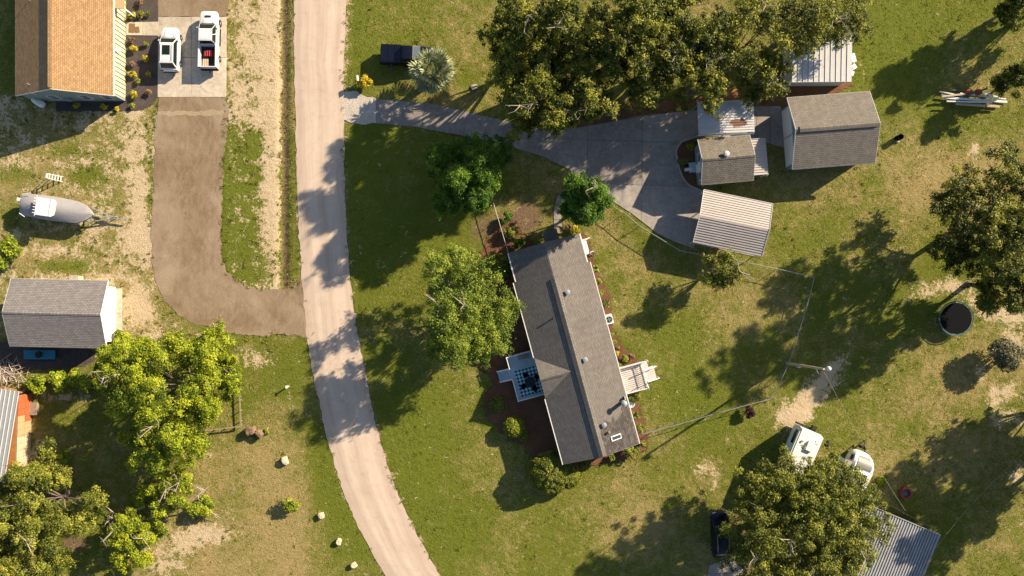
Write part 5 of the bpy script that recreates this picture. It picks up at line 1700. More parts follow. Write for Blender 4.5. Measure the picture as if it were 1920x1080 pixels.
for x in (-3.5, -1.17, 1.17, 3.5):
    m = MB()
    for s in (1, -1): m.beam((x, s * (CW / 2 - .05), cze - .06), (x, 0, czr - .06), .06, .06)
    m.build('rafter', M['white_metal'], cp)
for s in (1, -1):
    m = MB()
    for q in (1, -1): m.beam((s * (CL / 2 + .015), q * CW / 2, cze + .0), (s * (CL / 2 + .015), 0, czr + .0), .03, .12)
    m.build('end_trim', M['white'], cp)
m = MB(); m.prism([(-3.5, -2.65), (3.55, -2.65), (3.55, 2.6), (-3.5, 2.6)], -.1, .05); m.build('floor_slab', M['concrete'], cp)

# ------------------------------------------------------------------ white ribbed building under the oaks
pb = P(1538, 112, 2.5)
wb = thing('white_metal_building', 'white ribbed metal outbuilding half hidden under the oaks', 'outbuilding', (pb.x, pb.y, 0), R(0.6))
for k in range(11):
    x = -2.98 + k * .565
    m = MB(); y0, y1 = -2.25, 2.6
    m.add([(x, y0, 2.45), (x, y1, 2.75), (x + .06, y1, 2.81), (x + .06, y0, 2.51), (x + .1, y0, 2.455), (x + .1, y1, 2.755), (x + .56, y0, 2.455), (x + .56, y1, 2.755)],
          [(0, 1, 2, 3), (3, 2, 5, 4), (4, 5, 7, 6)])
    m.build('roof_panel', M['white_metal'], wb)
m = MB(); m.box((.1, -2.27, 2.42), (6.3, .04, .1)); m.build('drip_edge', M['white_metal'], wb)
for (x0, x1, y0, y1) in ((-2.8, 3.0, -1.95, -1.85), (-2.8, 3.0, 2.3, 2.4), (-2.9, -2.8, -1.95, 2.4), (3.0, 3.1, -1.95, 2.4)):
    m = MB(); wallbox(m, x0, x1, y0, y1, 0, 2.4); m.build('wall', M['white_metal'], wb)
for i, (px, py, w_, h_, rz) in enumerate(((1595, 112, .5, .9, 15), (1590, 140, .7, .5, -20), (1597, 128, .4, .5, 40))):
    p = P(px, py); m = MB(); m.box((0, 0, .3), (w_, h_, .6)); m.box((0, 0, .62), (w_ * .9, h_ * .9, .05))
    tag(m.build('storage_crate', M['trim'], loc=(p.x, p.y, 0), rz=R(rz)), ('tall pale crate at the right end of the white ribbed building', 'lowest pale crate at the corner of the white ribbed building', 'small pale crate between two others by the white ribbed building')[i], 'crate')
p = P(1148, 206, .5); t = thing('utility_box', 'pale utility cabinet in mulch beside the driveway', 'cabinet', (p.x, p.y, 0), R(4))
m = MB(); m.box((0, 0, .45), (1.0, 1.05, .9)); m.build('cabinet', M['rv_side'], t)
m = MB(); m.box((0, 0, .93), (1.08, 1.12, .06)); m.build('lid', M['rv_side'], t)
m = MB(); m.box((.1, 0, .97), (.3, .8, .03)); m.build('hatch', M['galv'], t)

# ------------------------------------------------------------------ ribbed roof building at the bottom right
pr_ = P(1761, 1003, 2.8)
rb = thing('ribbed_roof_building', 'building with grey ribbed metal roof at the bottom right edge', 'building', (pr_.x, pr_.y, 0), R(-23))
m = MB(); m.add([(-9, 0, 2.8), (0, 0, 2.8), (0, -11, 3.1), (-9, -11, 3.1), (-9, 0, 2.72), (0, 0, 2.72), (0, -11, 3.02), (-9, -11, 3.02)], [(0, 1, 2, 3), (4, 7, 6, 5), (0, 4, 5, 1), (1, 5, 6, 2), (3, 7, 4, 0)])
ro = m.build('roof_sheet', M['greyroof'], rb)
for k in range(33):
    x = -.06 - k * .28
    m = MB(); m.beam((x, 0, 2.83), (x, -11, 3.13), .07, .07); m.build('rib', M['greyrib'], ro)
m = MB(); m.beam((-9, .03, 2.80), (.03, .03, 2.80), .05, .2); m.build('fascia', M['greyrib'], rb)
m = MB(); m.beam((.04, .03, 2.80), (.04, -11, 3.08), .05, .2); m.build('rake_board', M['greyrib'], rb)
for (x0, x1, y0, y1) in ((-8.8, -.3, -.45, -.35), (-.4, -.3, -10.8, -.45), (-8.8, -8.7, -10.8, -.45), (-8.8, -.3, -10.9, -10.8)):
    m = MB(); wallbox(m, x0, x1, y0, y1, 0, 2.7); m.build('wall', M['siding'], rb)
# plank fence behind it
fa, fb = P(1655, 940), P(1741, 986)
t = thing('plank_fence', 'low weathered plank fence above the ribbed roof', 'fence', (fa.x, fa.y, 0), math.atan2(fb.y - fa.y, fb.x - fa.x))
Lf = (fb - fa).length
for k in range(3):
    m = MB(); m.box((Lf / 2, 0, .35 + k * .3), (Lf, .05, .16)); m.build('rail', M['wood'], t)
for k in range(4):
    m = MB(); m.box((Lf * k / 3, -.06, .55), (.12, .12, 1.15)); m.build('post', M['wood'], t)

# ------------------------------------------------------------------ orange shack at the left edge
sk_ = thing('metal_roof_shack', 'shack with ribbed grey metal roof and wall of orange and tan panels', 'shack', (*P(25, 800, 0).to_2d(), 0), R(-9))
e0 = P(36, 734, 2.3); e2 = P(8, 905, 2.3)
o2 = Vector(sk_.location)
Rm = Matrix.Rotation(R(9), 3, 'Z')
a_ = Rm @ (e0 - o2); b_ = Rm @ (e2 - o2)
m = MB(); m.add([(a_.x, a_.y, 2.3), (b_.x, b_.y, 2.3), (b_.x - 5, b_.y, 2.8), (a_.x - 5, a_.y, 2.8), (a_.x, a_.y, 2.24), (b_.x, b_.y, 2.24), (b_.x - 5, b_.y, 2.74), (a_.x - 5, a_.y, 2.74)], [(0, 1, 2, 3), (7, 6, 5, 4), (0, 4, 5, 1), (0, 3, 7, 4)])
ro = m.build('roof_sheet', M['galv'], sk_)
for k in range(12):
    m = MB(); f = k * .42
    m.beam((a_.x - f - .03, a_.y, 2.33 + f * .1), (b_.x - f - .03, b_.y, 2.33 + f * .1), .06, .06); m.build('rib', M['white_metal'], ro)
m = MB(); m.box((a_.x - 3, a_.y - .35, 1.1), (5, .1, 2.1)); m.build('wall', M['orangewall'], sk_)
# the long wall of square panels, facing the sun; an orange ledge between it and the roof edge
q0, q1 = P(61, 737) - o2, P(56, 905) - o2
q0, q1 = Rm @ q0, Rm @ q1
dv = (q1 - q0).normalized(); Lw = (q1 - q0).length; ang = math.atan2(dv.y, dv.x)
nv = Vector((-dv.y, dv.x, 0))
if nv.x < 0: nv = -nv
m = MB(); c_ = q0 + dv * Lw / 2 - nv * .12; m.box((c_.x, c_.y, 1.03), (Lw, .12, 2.06), rz=ang); m.build('wall', M['wood'], sk_)
m = MB(); c_ = q0 + dv * Lw / 2 - nv * .75; m.box((c_.x, c_.y, 2.05), (Lw, 1.15, .06), rz=ang); m.build('ledge', M['orangewall'], sk_)
for r_ in range(13):
    for z_ in (.53, 1.58):
        c_ = q0 + dv * (.36 + r_ * .725) - nv * (.03 + random.uniform(0, .012))
        if .36 + r_ * .725 > Lw: continue
        hot = r_ < 3 or (r_ == 3 and z_ < 1)
        m = MB(); m.box((c_.x, c_.y, z_), (.695, .05, 1.02), rz=ang)
        m.build('panel', M['orange'] if hot else (M['tanpanel'] if r_ < 6 else M['palewood']), sk_)
p = P(62, 766); m = MB(); m.box((0, 0, .2), (.75, 1.3, .4)); tag(m.build('dark_bed_box', M['wood'], loc=(p.x + .25, p.y, 0)), 'dark wooden bed box right of the orange panels', 'planter')


# ------------------------------------------------------------------ vehicles
def ring(y, w_, zb, zm, zt, k=.72):
    return [(-w_ * .86, y, zb), (-w_, y, zb + .16), (-w_, y, zm - .14), (-w_ * .96, y, zm), (-w_ * k, y, zt), (0, y, zt + .02), (w_ * k, y, zt), (w_ * .96, y, zm), (w_, y, zm - .14), (w_, y, zb + .16), (w_ * .86, y, zb)]


def quadpane(parent, name, q, mat='glass', off=.006, shrink=.9):
    q = [Vector(p) for p in q]
    c = sum(q, Vector()) / 4
    n = (q[1] - q[0]).cross(q[3] - q[0]).normalized()
    if n.dot(c - Vector((0, 0, .9))) < 0: n = -n
    vs = [c + (p - c) * shrink + n * off for p in q]
    m = MB(); m.add(vs + [p - n * .02 for p in vs], [(0, 1, 2, 3), (7, 6, 5, 4), (0, 4, 5, 1), (1, 5, 6, 2), (2, 6, 7, 3), (3, 7, 4, 0)])
    return m.build(name, M[mat], parent)


def cabin(parent, body, yb0, yb1, yt0, yt1, zb, zt, wb_, wt_, paint, split=1, sunroof=False):
    """greenhouse: bottom rectangle yb0..yb1 at zb, top yt0..yt1 at zt; front is +y"""
    B = [(-wb_, yb0, zb), (wb_, yb0, zb), (wb_, yb1, zb), (-wb_, yb1, zb)]
    T = [(-wt_, yt0, zt), (wt_, yt0, zt), (wt_, yt1, zt), (-wt_, yt1, zt)]
    m = MB()
    mid = [(-wt_ * .98, yt0 + .12, zt + .035), (wt_ * .98, yt0 + .12, zt + .035), (wt_ * .94, yt1 - .1, zt + .035), (-wt_ * .94, yt1 - .1, zt + .035)]
    cen = [(-wt_ * .5, yt0 + .2, zt + .055), (wt_ * .5, yt0 + .2, zt + .055), (wt_ * .5, yt1 - .2, zt + .055), (-wt_ * .5, yt1 - .2, zt + .055)]
    vs = B + T + mid + cen
    fs = [(0, 1, 5, 4), (1, 2, 6, 5), (2, 3, 7, 6), (3, 0, 4, 7), (4, 5, 9, 8), (5, 6, 10, 9), (6, 7, 11, 10), (7, 4, 8, 11), (8, 9, 13, 12), (9, 10, 14, 13), (10, 11, 15, 14), (11, 8, 12, 15), (12, 13, 14, 15)]
    m.add(vs, fs); m.build('cab_roof', M[paint], parent, True)
    quadpane(parent, 'windshield', [B[3], B[2], T[2], T[3]], 'winglass' if paint == 'navy' else 'glass', shrink=.93)
    quadpane(parent, 'rear_window', [B[0], B[1], T[1], T[0]], shrink=.88)
    for s in (0, 1):
        b0, b1, t0, t1 = (B[1], B[2], T[1], T[2]) if s == 0 else (B[0], B[3], T[0], T[3])
        for k in range(split):
            f0, f1 = k / split, (k + 1) / split
            l = lambda a, b, t: Vector(a).lerp(Vector(b), t)
            quadpane(parent, 'side_window', [l(b0, b1, f0), l(b0, b1, f1), l(t0, t1, f1), l(t0, t1, f0)], shrink=.92)
    if sunroof:
        m = MB(); m.box((0, yt1 - .78, zt + .062), (.82, 1.0, .02)); m.build('sunroof', M['glass'], parent)


def mirrors(parent, y, z, x, paint):
    for s in (1, -1):
        m = MB(); m.box((s * (x + .11), y, z), (.2, .1, .15)); m.beam((s * (x - .05), y, z - .04), (s * (x + .06), y, z - .02), .05, .05)
        m.build('mirror', M[paint], parent)


def suv(label, px, py, z, rz, paint, sunroof, L=4.65):
    p = P(px, py, z); k = L / 4.7
    root = thing('parked_car', label, 'car', (p.x, p.y, .045), rz)
    st = [(-2.35, .80, .42, .78, .84), (-2.25, .90, .34, .95, 1.0), (-1.9, .94, .27, 1.0, 1.05), (0, .95, .25, .98, 1.04), (1.1, .95, .25, .97, 1.05), (1.75, .92, .28, .88, .98), (2.15, .84, .34, .76, .85), (2.33, .66, .40, .64, .70)]
    m = MB(); m.loft([ring(y * k, *r_) for y, *r_ in st]); m.build('body', M[paint], root, True)
    cabin(root, None, -2.12 * k, 1.12 * k, -1.72 * k, .42 * k, 1.02, 1.58, .88, .72, paint, 1, sunroof)
    for s in (1, -1):
        for y in (-1.42, 1.42): wheel(root, (s * .84, y * k, .345), .345, .24)
        m = MB(); m.box((s * .60, 2.16 * k, .72), (.34, .26, .12), rz=-s * .5); m.build('headlight', M['lens'], root)
        m = MB(); m.box((s * .72, -2.3 * k, .88), (.25, .1, .14)); m.build('tail_light', M['redlens'], root)
        m = MB(); m.beam((s * .60, -1.5 * k, 1.66), (s * .60, .2 * k, 1.66), .04, .04); m.build('roof_rail', M['chrome'], root)
    m = MB(); m.box((0, -2.33 * k, .5), (1.5, .12, .2)); m.build('bumper', M['rubber'], root)
    m = MB(); m.box((0, 2.3 * k, .5), (1.1, .1, .18)); m.build('grille', M['rubber'], root)
    for s in (1, -1):
        m = MB(); m.beam((s * .52, 1.2 * k, 1.068), (s * .44, 2.0 * k, .955), .018, .012); m.build('hood_seam', M['rubber'], root)
        for y in (-1.0, .05):
            m = MB(); m.beam((s * .956, y * k, .4), (s * .93, y * k, .98), .014, .014); m.build('door_seam', M['rubber'], root)
    m = MB(); m.beam((-.7, 1.2 * k, 1.062), (.7, 1.2 * k, 1.062), .03, .02); m.build('wiper_panel', M['rubber'], root)
    mirrors(root, .85 * k, 1.06, .9, paint)
    return root


def pickup(label, px, py, z, rz, paint, cover_, L=6.0):
    p = P(px, py, z); k = L / 6.0
    root = thing('pickup_truck', label, 'pickup', (p.x, p.y, .045), rz)
    st = [(-.62, .95, .42, 1.16, 1.22), (.2, .96, .40, 1.14, 1.22), (1.2, .96, .40, 1.12, 1.20), (2.2, .95, .42, 1.06, 1.17), (2.75, .90, .45, .96, 1.08), (2.98, .78, .5, .86, .92)]
    m = MB(); m.loft([ring(y * k, *r_) for y, *r_ in st])
    # bed shell: outer sides, inner sides
    y0, y1 = -2.98 * k, -.64 * k
    for s in (1, -1):
        m.box((s * .90, (y0 + y1) / 2, .86), (.13, y1 - y0, .78))
        for yw in (-1.85,): m.box((s * .95, yw * k, .82), (.06, 1.15 * k, .5))
    m.box((0, (y0 + y1) / 2, .55), (1.7, y1 - y0, .2))
    m.build('body', M[paint], root, True)
    m = MB(); m.box((0, y0 + .04, .92), (1.72, .08, .62)); m.build('tailgate', M[paint], root)
    m = MB(); m.box((0, (y0 + y1) / 2, .67), (1.66, y1 - y0 - .1, .04)); m.build('bed_liner', M['dark'], root)
    cabin(root, None, -.55 * k, 1.55 * k, -.42 * k, .82 * k, 1.2, 1.78, .88, .70, paint, 2, False)
    for s in (1, -1):
        for y in (-1.85, 1.95): wheel(root, (s * .86, y * k, .39), .39, .27)
        m = MB(); m.box((s * .68, 2.88 * k, .85), (.32, .12, .18), rz=-s * .3); m.build('headlight', M['lens'], root)
        m = MB(); m.box((s * .86, y0 + .02, .95), (.12, .1, .34)); m.build('tail_light', M['redlens'], root)
        m = MB(); m.beam((s * 1.0, -.5 * k, .42), (s * 1.0, 1.3 * k, .42), .14, .05); m.build('running_board', M['rubber'], root)
    m = MB(); m.box((0, y0 - .08, .5), (1.8, .16, .18)); m.build('rear_bumper', M['rubber'], root)
    m = MB(); m.box((0, y0 - .25, .45), (.08, .3, .08)); m.build('tow_hitch', M['rubber'], root)
    m = MB(); m.box((0, 2.97 * k, .7), (1.2, .08, .3)); m.build('grille', M['rubber'], root)
    m = MB(); m.box((0, 2.35 * k, 1.2), (.62, .2, .05)); m.build('hood_scoop', M['rubber'], root)
    for s in (1, -1):
        m = MB(); m.beam((s * .5, 1.65 * k, 1.215), (s * .46, 2.6 * k, 1.12), .018, .012); m.build('hood_seam', M['rubber'], root)
        m = MB(); m.beam((s * .965, .45 * k, .5), (s * .94, .45 * k, 1.1), .014, .014); m.build('door_seam', M['rubber'], root)
    for x in (-.36, -.12, .12, .36):
        m = MB(); m.beam((x, -.3 * k, 1.84), (x, .6 * k, 1.84), .02, .014); m.build('roof_ridge', M[paint], root)
    m = MB(); m.beam((-.75, 1.62 * k, 1.225), (.75, 1.62 * k, 1.225), .04, .02); m.build('wiper_panel', M['rubber'], root)
    mirrors(root, 1.15 * k, 1.22, .95, paint)
    if cover_:
        for k_ in range(3):
            m = MB(); yy = y0 + (k_ + .5) * (y1 - y0) / 3; m.box((0, yy, 1.27), (1.74, (y1 - y0) / 3 - .03, .04)); m.build('bed_cover', M[paint], root)
    return root


suv('white car with dark sunroof parked on the pale concrete pad', 318, 92, .9, R(-1), 'carwhite', True)
wp = pickup('white pickup with open bed parked right of the white car', 391, 74, 1.0, R(-1), 'carwhite', False)
pickup('dark blue pickup with covered bed parked on the lawn beside the fan palm', 763, 103, 1.0, R(-92), 'navy', True, 5.5)
suv('black car in deep shade left of the huge olive oak', 1352, 1003, .9, R(2), 'black', False, 4.9)
# load in the white pickup
tl = Vector(wp.location)
for k in range(5):
    m = MB(); m.lathe((0, 0, 0), [(.06, -.32), (.11, -.28), (.115, .28), (.06, .32)], 10, 'Y')
    tag(m.build('red_can', M['redplastic'], loc=(tl.x - .42 + k * .23, tl.y - 1.45, .9)), ('leftmost', 'second from the left', 'middle', 'second from the right', 'rightmost')[k] + ' red canister in the row across the white pickup bed', 'canister', 'red canisters in the pickup bed', )
for k in range(3):
    m = MB(); m.box((0, 0, .03), (.17, .75, .06)); tag(m.build('loose_board', M['palewood'], loc=(tl.x - .62 + k * .22, tl.y - 2.35, .74), rz=R(3 * k - 3)), ('left', 'middle', 'right')[k] + ' pale board lying at the rear of the white pickup bed', 'board', 'boards in the pickup bed')

# ------------------------------------------------------------------ boat and trailer
pb = P(105, 392, 1.4)
BR = R(-8.5)
bt = thing('covered_boat', 'boat under a grey cover with white hard top', 'boat', (pb.x, pb.y, 0), BR)
secs = [(-3.75, .98, .0), (-3.4, 1.12, .0), (-2, 1.22, .0), (-.5, 1.25, .02), (1, 1.2, .06), (2.2, 1.1, .12), (3.1, .80, .2), (3.65, .42, .27), (3.88, .10, .3)]
m = MB(); m.loft([[(x, -w_, 1.35 + s_), (x, -w_ * .86, .9 + s_), (x, -w_ * .35, .55 + s_ * 1.8), (x, w_ * .35, .55 + s_ * 1.8), (x, w_ * .86, .9 + s_), (x, w_, 1.35 + s_)] for x, w_, s_ in secs]); m.build('hull', M['hull'], bt, True)
rr = random.Random(2)
rings_ = []
for i, (x, w_, s_) in enumerate(secs):
    top = [.25, .42, .62, .72, .5, .34, .2, .1, .03][i]
    row = []
    for j in range(13):
        t = j / 12 * 2 - 1
        z = 1.33 + s_ + top * (1 - abs(t) ** 1.7) + rr.uniform(-.025, .025)
        row.append((x, t * w_ * 1.03, z))
    row += [(x, w_ * 1.02, 1.05 + s_), (x, -w_ * 1.02, 1.05 + s_)]
    rings_.append(row)
m = MB(); m.loft(rings_); m.build('cover', M['boatcover'], bt, True)
m = MB()
pts = [(-.95, -.92), (.75, -.92), (1.0, -.75), (1.08, -.4), (1.08, .4), (1.0, .75), (.75, .92), (-.95, .92)]
m.prism([(x - .5, y) for x, y in pts], 2.35, 2.43); ht = m.build('hard_top', M['white'], bt)
m = MB(); m.box((.0, 0, 2.44), (.035, 1.84, .02)); m.build('seam', M['galv'], ht)
for s in (1, -1):
    for x in (-1.1, .2):
        m = MB(); m.tube([(x, s * .6, 1.4), (x - .05, s * .7, 2.36)], .03, 6); m.build('hard_top_post', M['chrome'], bt)
for k in range(6):
    m = MB(); m.tube([(-1.47, -.75 + k * .3, 2.3), (-1.68, -.75 + k * .3, 2.5)], .03, 6); m.build('rod_holder', M['white'], bt)
m = MB(); m.tube([(-1.47, -1.05, 2.4), (-1.47, 1.05, 2.4)], .03, 6); m.build('rod_rack', M['white'], bt)
for y, x1, y1 in ((1.0, -2.6, 1.25), (-1.0, -3.0, -1.3)):
    m = MB(); m.tube([(-3.55, y, 1.7), (x1 if y > 0 else -2.9, y1, 1.75)], .035, 6); m.build('outrigger', M['white'], bt)
m = MB(); m.box((-3.95, .45, 1.1), (.5, .35, .7)); m.build('outboard_cover', M['white'], bt)
tt = thing('boat_trailer', 'galvanised trailer under the covered boat with its tongue towards the gravel', 'trailer', (pb.x, pb.y, 0), BR)
m = MB()
for s in (1, -1): m.beam((-3.3, s * .8, .5), (3.0, s * .8, .5), .09, .12); m.beam((3.0, s * .8, .5), (5.6, s * .06, .5), .09, .12)
for x in (-3.2, -1.2, 1.2, 3.0): m.beam((x, -.8, .47), (x, .8, .47), .08, .08)
m.beam((4.3, 0, .5), (7.1, 0, .5), .1, .12); m.build('frame', M['galv'], tt)
for s in (1, -1):
    m = MB(); m.beam((-2.6, s * .45, .62), (2.2, s * .45, .66), .14, .09); m.build('bunk', M['wood'], tt)
    for x in (-1.5, -.6): wheel(tt, (x, s * 1.12, .33), .33, .2, 'Y')
    m = MB(); m.box((-1.05, s * 1.12, .74), (1.75, .26, .04)); m.build('mudguard', M['galv'], tt)
m = MB(); m.tube([(5.7, .18, .05), (5.7, .18, .95)], .04, 8); m.box((5.7, .18, .03), (.2, .2, .05)); m.build('jack', M['galv'], tt)
m = MB(); m.beam((4.4, 0, .5), (4.2, 0, 1.5), .08, .08); m.box((4.2, 0, 1.45), (.25, .3, .2)); m.build('winch_post', M['galv'], tt)
# step ladder
p = P(96, 332, .6); t = thing('step_ladder', 'pale step ladder standing on the grass above the boat', 'ladder', (p.x, p.y, 0), R(172))
for s in (1, -1):
    m = MB(); m.beam((-.85, s * .26, 0), (-.1 + .0, s * .22, 1.35), .04, .06); m.build('side_rail', M['white'], t)
    m = MB(); m.beam((.55, s * .25, 0), (-.02, s * .2, 1.35), .05, .05); m.build('rear_leg', M['galv'], t)
for k in range(5):
    f = (k + .7) / 5.4; m = MB(); m.box((-.85 + .75 * f, 0, 1.35 * f), (.11, .62, .035)); m.build('tread', M['white'], t)
m = MB(); m.box((-.05, 0, 1.38), (.2, .5, .05)); m.build('top_cap', M['white'], t)


# ------------------------------------------------------------------ campers
cv = thing('travel_trailer', 'boxy white travel trailer at the end of the sandy track', 'caravan', (29.9, -15.75, 0), R(-23))
prof = [(-3.1, .55), (3.0, .55), (3.1, 1.0), (3.1, 2.0), (2.9, 2.8), (-3.1, 2.8)]
m = MB(); vs = [(-1.17, y, z) for y, z in prof] + [(1.17, y, z) for y, z in prof]
m.add(vs, [tuple(range(6)), tuple(range(11, 5, -1))] + [(i, (i + 1) % 6, 6 + (i + 1) % 6, 6 + i) for i in range(6)]); m.build('body', M['rv_side'], cv)
m = MB(); m.box((0, -.1, 2.82), (2.36, 5.95, .05)); m.build('roof', M['white'], cv)
m = MB(); m.box((.18, 1.55, 2.95), (.7, .95, .26)); m.box((.18, 1.95, 2.92), (.6, .3, .2)); m.build('roof_unit', M['white'], cv, True)
pipe_vent(cv, -.75, 1.75, 2.84, .1, .14, 'galv', 'vent_pipe')
m = MB(); m.box((.75, 2.2, 2.87), (.35, .35, .06)); m.build('roof_hatch', M['lens'], cv)
m = MB(); m.box((-1.19, 1.9, 1.75), (.04, 1.5, .6)); m.build('side_window', M['glass'], cv)
m = MB(); m.box((-1.19, .2, 1.7), (.05, .75, 1.0)); dr = m.build('door', M['white'], cv)
m = MB(); m.box((-1.22, .2, 1.95), (.02, .5, .4)); m.build('door_window', M['glass'], dr)
m = MB(); m.box((-1.19, -1.6, 1.75), (.04, 1.1, .6)); m.build('side_window', M['glass'], cv)
m = MB(); m.box((0, 3.3, .6), (2.2, .2, .3)); m.box((.8, 3.5, .8), (.5, .4, .4)); m.build('bumper', M['rubber'], cv)
m = MB(); m.beam((-1.3, 2.6, 2.72), (-1.3, -2.6, 2.72), .1, .12); m.build('awning_roll', M['rv_side'], cv)
for s in (1, -1):
    for y in (-.9, -.05): wheel(cv, (s * 1.02, y - .6, .36), .36, .22)

cx_, cy_ = P(1618, 883, 2.6).to_2d()
c2 = thing('rounded_camper', 'white camper with rounded nose and silver front window', 'caravan', (cx_, cy_, 0), R(-23))
rgs = []
for (y, w_, zt) in ((-4.2, 1.12, 2.6), (0.0, 1.14, 2.62), (.6, 1.13, 2.5), (1.1, 1.05, 2.22), (1.5, .9, 1.8), (1.75, .7, 1.35), (1.85, .45, .95)):
    rgs.append([(-w_, y, .5), (-w_, y, zt - .18), (-w_ + .16, y, zt), (w_ - .16, y, zt), (w_, y, zt - .18), (w_, y, .5)])
m = MB(); m.loft(rgs); m.build('body', M['white'], c2, True)
m = MB()
q = [(-.82, .22, 2.61), (.82, .22, 2.61), (.82, .68, 2.50), (-.82, .68, 2.50), (.74, 1.1, 2.26), (-.74, 1.1, 2.26), (.55, 1.42, 1.96), (-.55, 1.42, 1.96)]
m.add([(x, y, z + .035) for x, y, z in q], [(0, 1, 2, 3), (3, 2, 4, 5), (5, 4, 6, 7)]); m.build('front_window', M['silver'], c2, True)
m = MB(); m.box((0, .12, 2.635), (2.1, .03, .02)); m.build('roof_seam', M['galv'], c2)
m = MB(); m.box((.22, -.65, 2.74), (.62, .68, .24)); m.build('roof_unit', M['dark'], c2)
m = MB(); m.box((-1.5, -.55, 1.5), (.75, 1.9, 1.5)); so_ = m.build('slide_out', M['rv_side'], c2)
m = MB(); m.box((-1.5, -.55, 2.27), (.85, 2.0, .05), ry=R(-6)); m.build('slide_out_roof', M['concrete_new'], so_)
m = MB(); m.box((-1.165, .9, 1.7), (.03, .6, .5)); m.build('side_window', M['glass'], c2)
m = MB(); m.beam((-.7, 1.6, .5), (0, 3.0, .5), .08, .1); m.beam((.7, 1.6, .5), (0, 3.0, .5), .08, .1); m.build('tongue', M['rubber'], c2)
for s in (1, -1):
    m = MB(); m.lathe((s * .2, 2.25, .55), [(.1, 0), (.16, .05), (.16, .45), (.08, .55)], 12); m.build('gas_bottle', M['rubber'], c2, True)
for s in (1, -1): wheel(c2, (s * 1.0, -2.0, .34), .34, .2)

# ------------------------------------------------------------------ wire fence
FP = [(1146, 384), (1172, 400), (1200, 424), (1236, 446), (1275, 470), (1330, 480), (1400, 492), (1462, 505), (1527, 520), (1521, 545), (1510, 585), (1496, 630), (1480, 680), (1463, 716), (1445, 748), (1392, 762), (1340, 776), (1275, 795), (1205, 814)]
fp = [P(x, y, 1.2).to_2d() for x, y in FP]
wf = thing('wire_fence', 'long galvanised wire fence round the back lawn', 'fence', (fp[0].x, fp[0].y, 0))
o_ = fp[0]
fine = []
for i in range(len(fp) - 1):
    k = max(1, round((fp[i + 1] - fp[i]).length / 2.4))
    fine += [fp[i].lerp(fp[i + 1], j / k) for j in range(k)]
fine.append(fp[-1])
for q in fine:
    m = MB(); m.tube([(q.x - o_.x, q.y - o_.y, -.05), (q.x - o_.x, q.y - o_.y, 1.24)], .03, 6); m.build('post', M['galv'], wf)
m = MB()
for a, b in zip(fine, fine[1:]): m.tube([((a - o_).x, (a - o_).y, 1.2), ((b - o_).x, (b - o_).y, 1.2)], .028, 6)
m.build('top_rail', M['galv'], wf)
m = MB()
for a, b in zip(fine, fine[1:]):
    L_ = (b - a).length; n_ = int(L_ / .14)
    for j in range(-8, n_ + 1):
        for s in (1, -1):
            u0, u1 = j * .14, j * .14 + 1.1
            z0, z1 = (.06, 1.16) if s > 0 else (1.16, .06)
            if u1 < 0 or u0 > L_: continue
            c0, c1 = max(u0, 0), min(u1, L_)
            za, zb_ = z0 + (z1 - z0) * (c0 - u0) / 1.1, z0 + (z1 - z0) * (c1 - u0) / 1.1
            p0, p1 = a.lerp(b, c0 / L_) - o_, a.lerp(b, c1 / L_) - o_
            w_ = .0035
            m.add([(p0.x, p0.y, za - w_), (p1.x, p1.y, zb_ - w_), (p1.x, p1.y, zb_ + w_), (p0.x, p0.y, za + w_)], [(0, 1, 2, 3)])
o = m.build('wire_mesh', M['galv'], wf); o['kind'] = 'stuff'
# thin rail at the front of the house
fa, fb = P(925, 380, 1.1), P(953, 474, 1.1)
t = thing('thin_rail_fence', 'thin pale rail running from the dark tree to the house corner', 'fence', (fa.x, fa.y, 0))
v = fb - fa
m = MB(); m.tube([(0, 0, 1.1), (v.x, v.y, 1.1)], .03, 6); m.build('rail', M['cable'], t)
for k in range(4):
    m = MB(); m.tube([(v.x * k / 3, v.y * k / 3, -.05), (v.x * k / 3, v.y * k / 3, 1.1)], .03, 6); m.build('post', M['galv'], t)

# ------------------------------------------------------------------ lamp pole and wires
b0, t0 = P(1475, 681, 0), P(1545, 692, 8.6)
lp = thing('lamp_pole', 'wooden pole with white lamp head beside the wire fence', 'lamp post', (b0.x, b0.y, 0))
v = t0 - b0
m = MB(); m.tube([(0, 0, -.1), v * .5, v], [.15, .13, .10], 10); m.build('pole', M['palewood'], lp, True)
m = MB(); m.tube([v - Vector((0, 0, .3)), v + Vector((.35, .02, .05))], [.035, .035], 6); m.build('lamp_arm', M['galv'], lp)
m = MB(); m.lathe(v + Vector((.5, .02, -.2)), [(.22, 0), (.24, .12), (.16, .3), (.06, .36)], 14); m.build('lamp_head', M['white'], lp, True)
m = MB(); q = v * .33; m.box(q + Vector((.02, -.2, 0)), (.3, .2, .45)); m.build('meter_box', M['galv'], lp)
m = MB(); m.tube([v * .8 + Vector((0, -.1, 0)), v * .86 + Vector((0, -.55, .1))], .03, 6); m.build('bracket', M['galv'], lp)


def wire(name, label, a, b, sag, r=.007, n=14):
    a, b = Vector(a), Vector(b)
    m = MB(); m.tube([a.lerp(b, i / n) - Vector((0, 0, sag * 4 * (i / n) * (1 - i / n))) for i in range(n + 1)], r, 5)
    tag(m.build(name, M['cable']), label, 'cable')


wire('power_line', 'pale cable from the lamp pole to the ribbed roof building', t0 - Vector((0, 0, .3)), P(1698, 958, 3.2), .7)
wire('power_line', 'pale cable curving from the ribbed roof corner to the right', P(1755, 1028, 2.9), P(1990, 790, 6.5), .9)

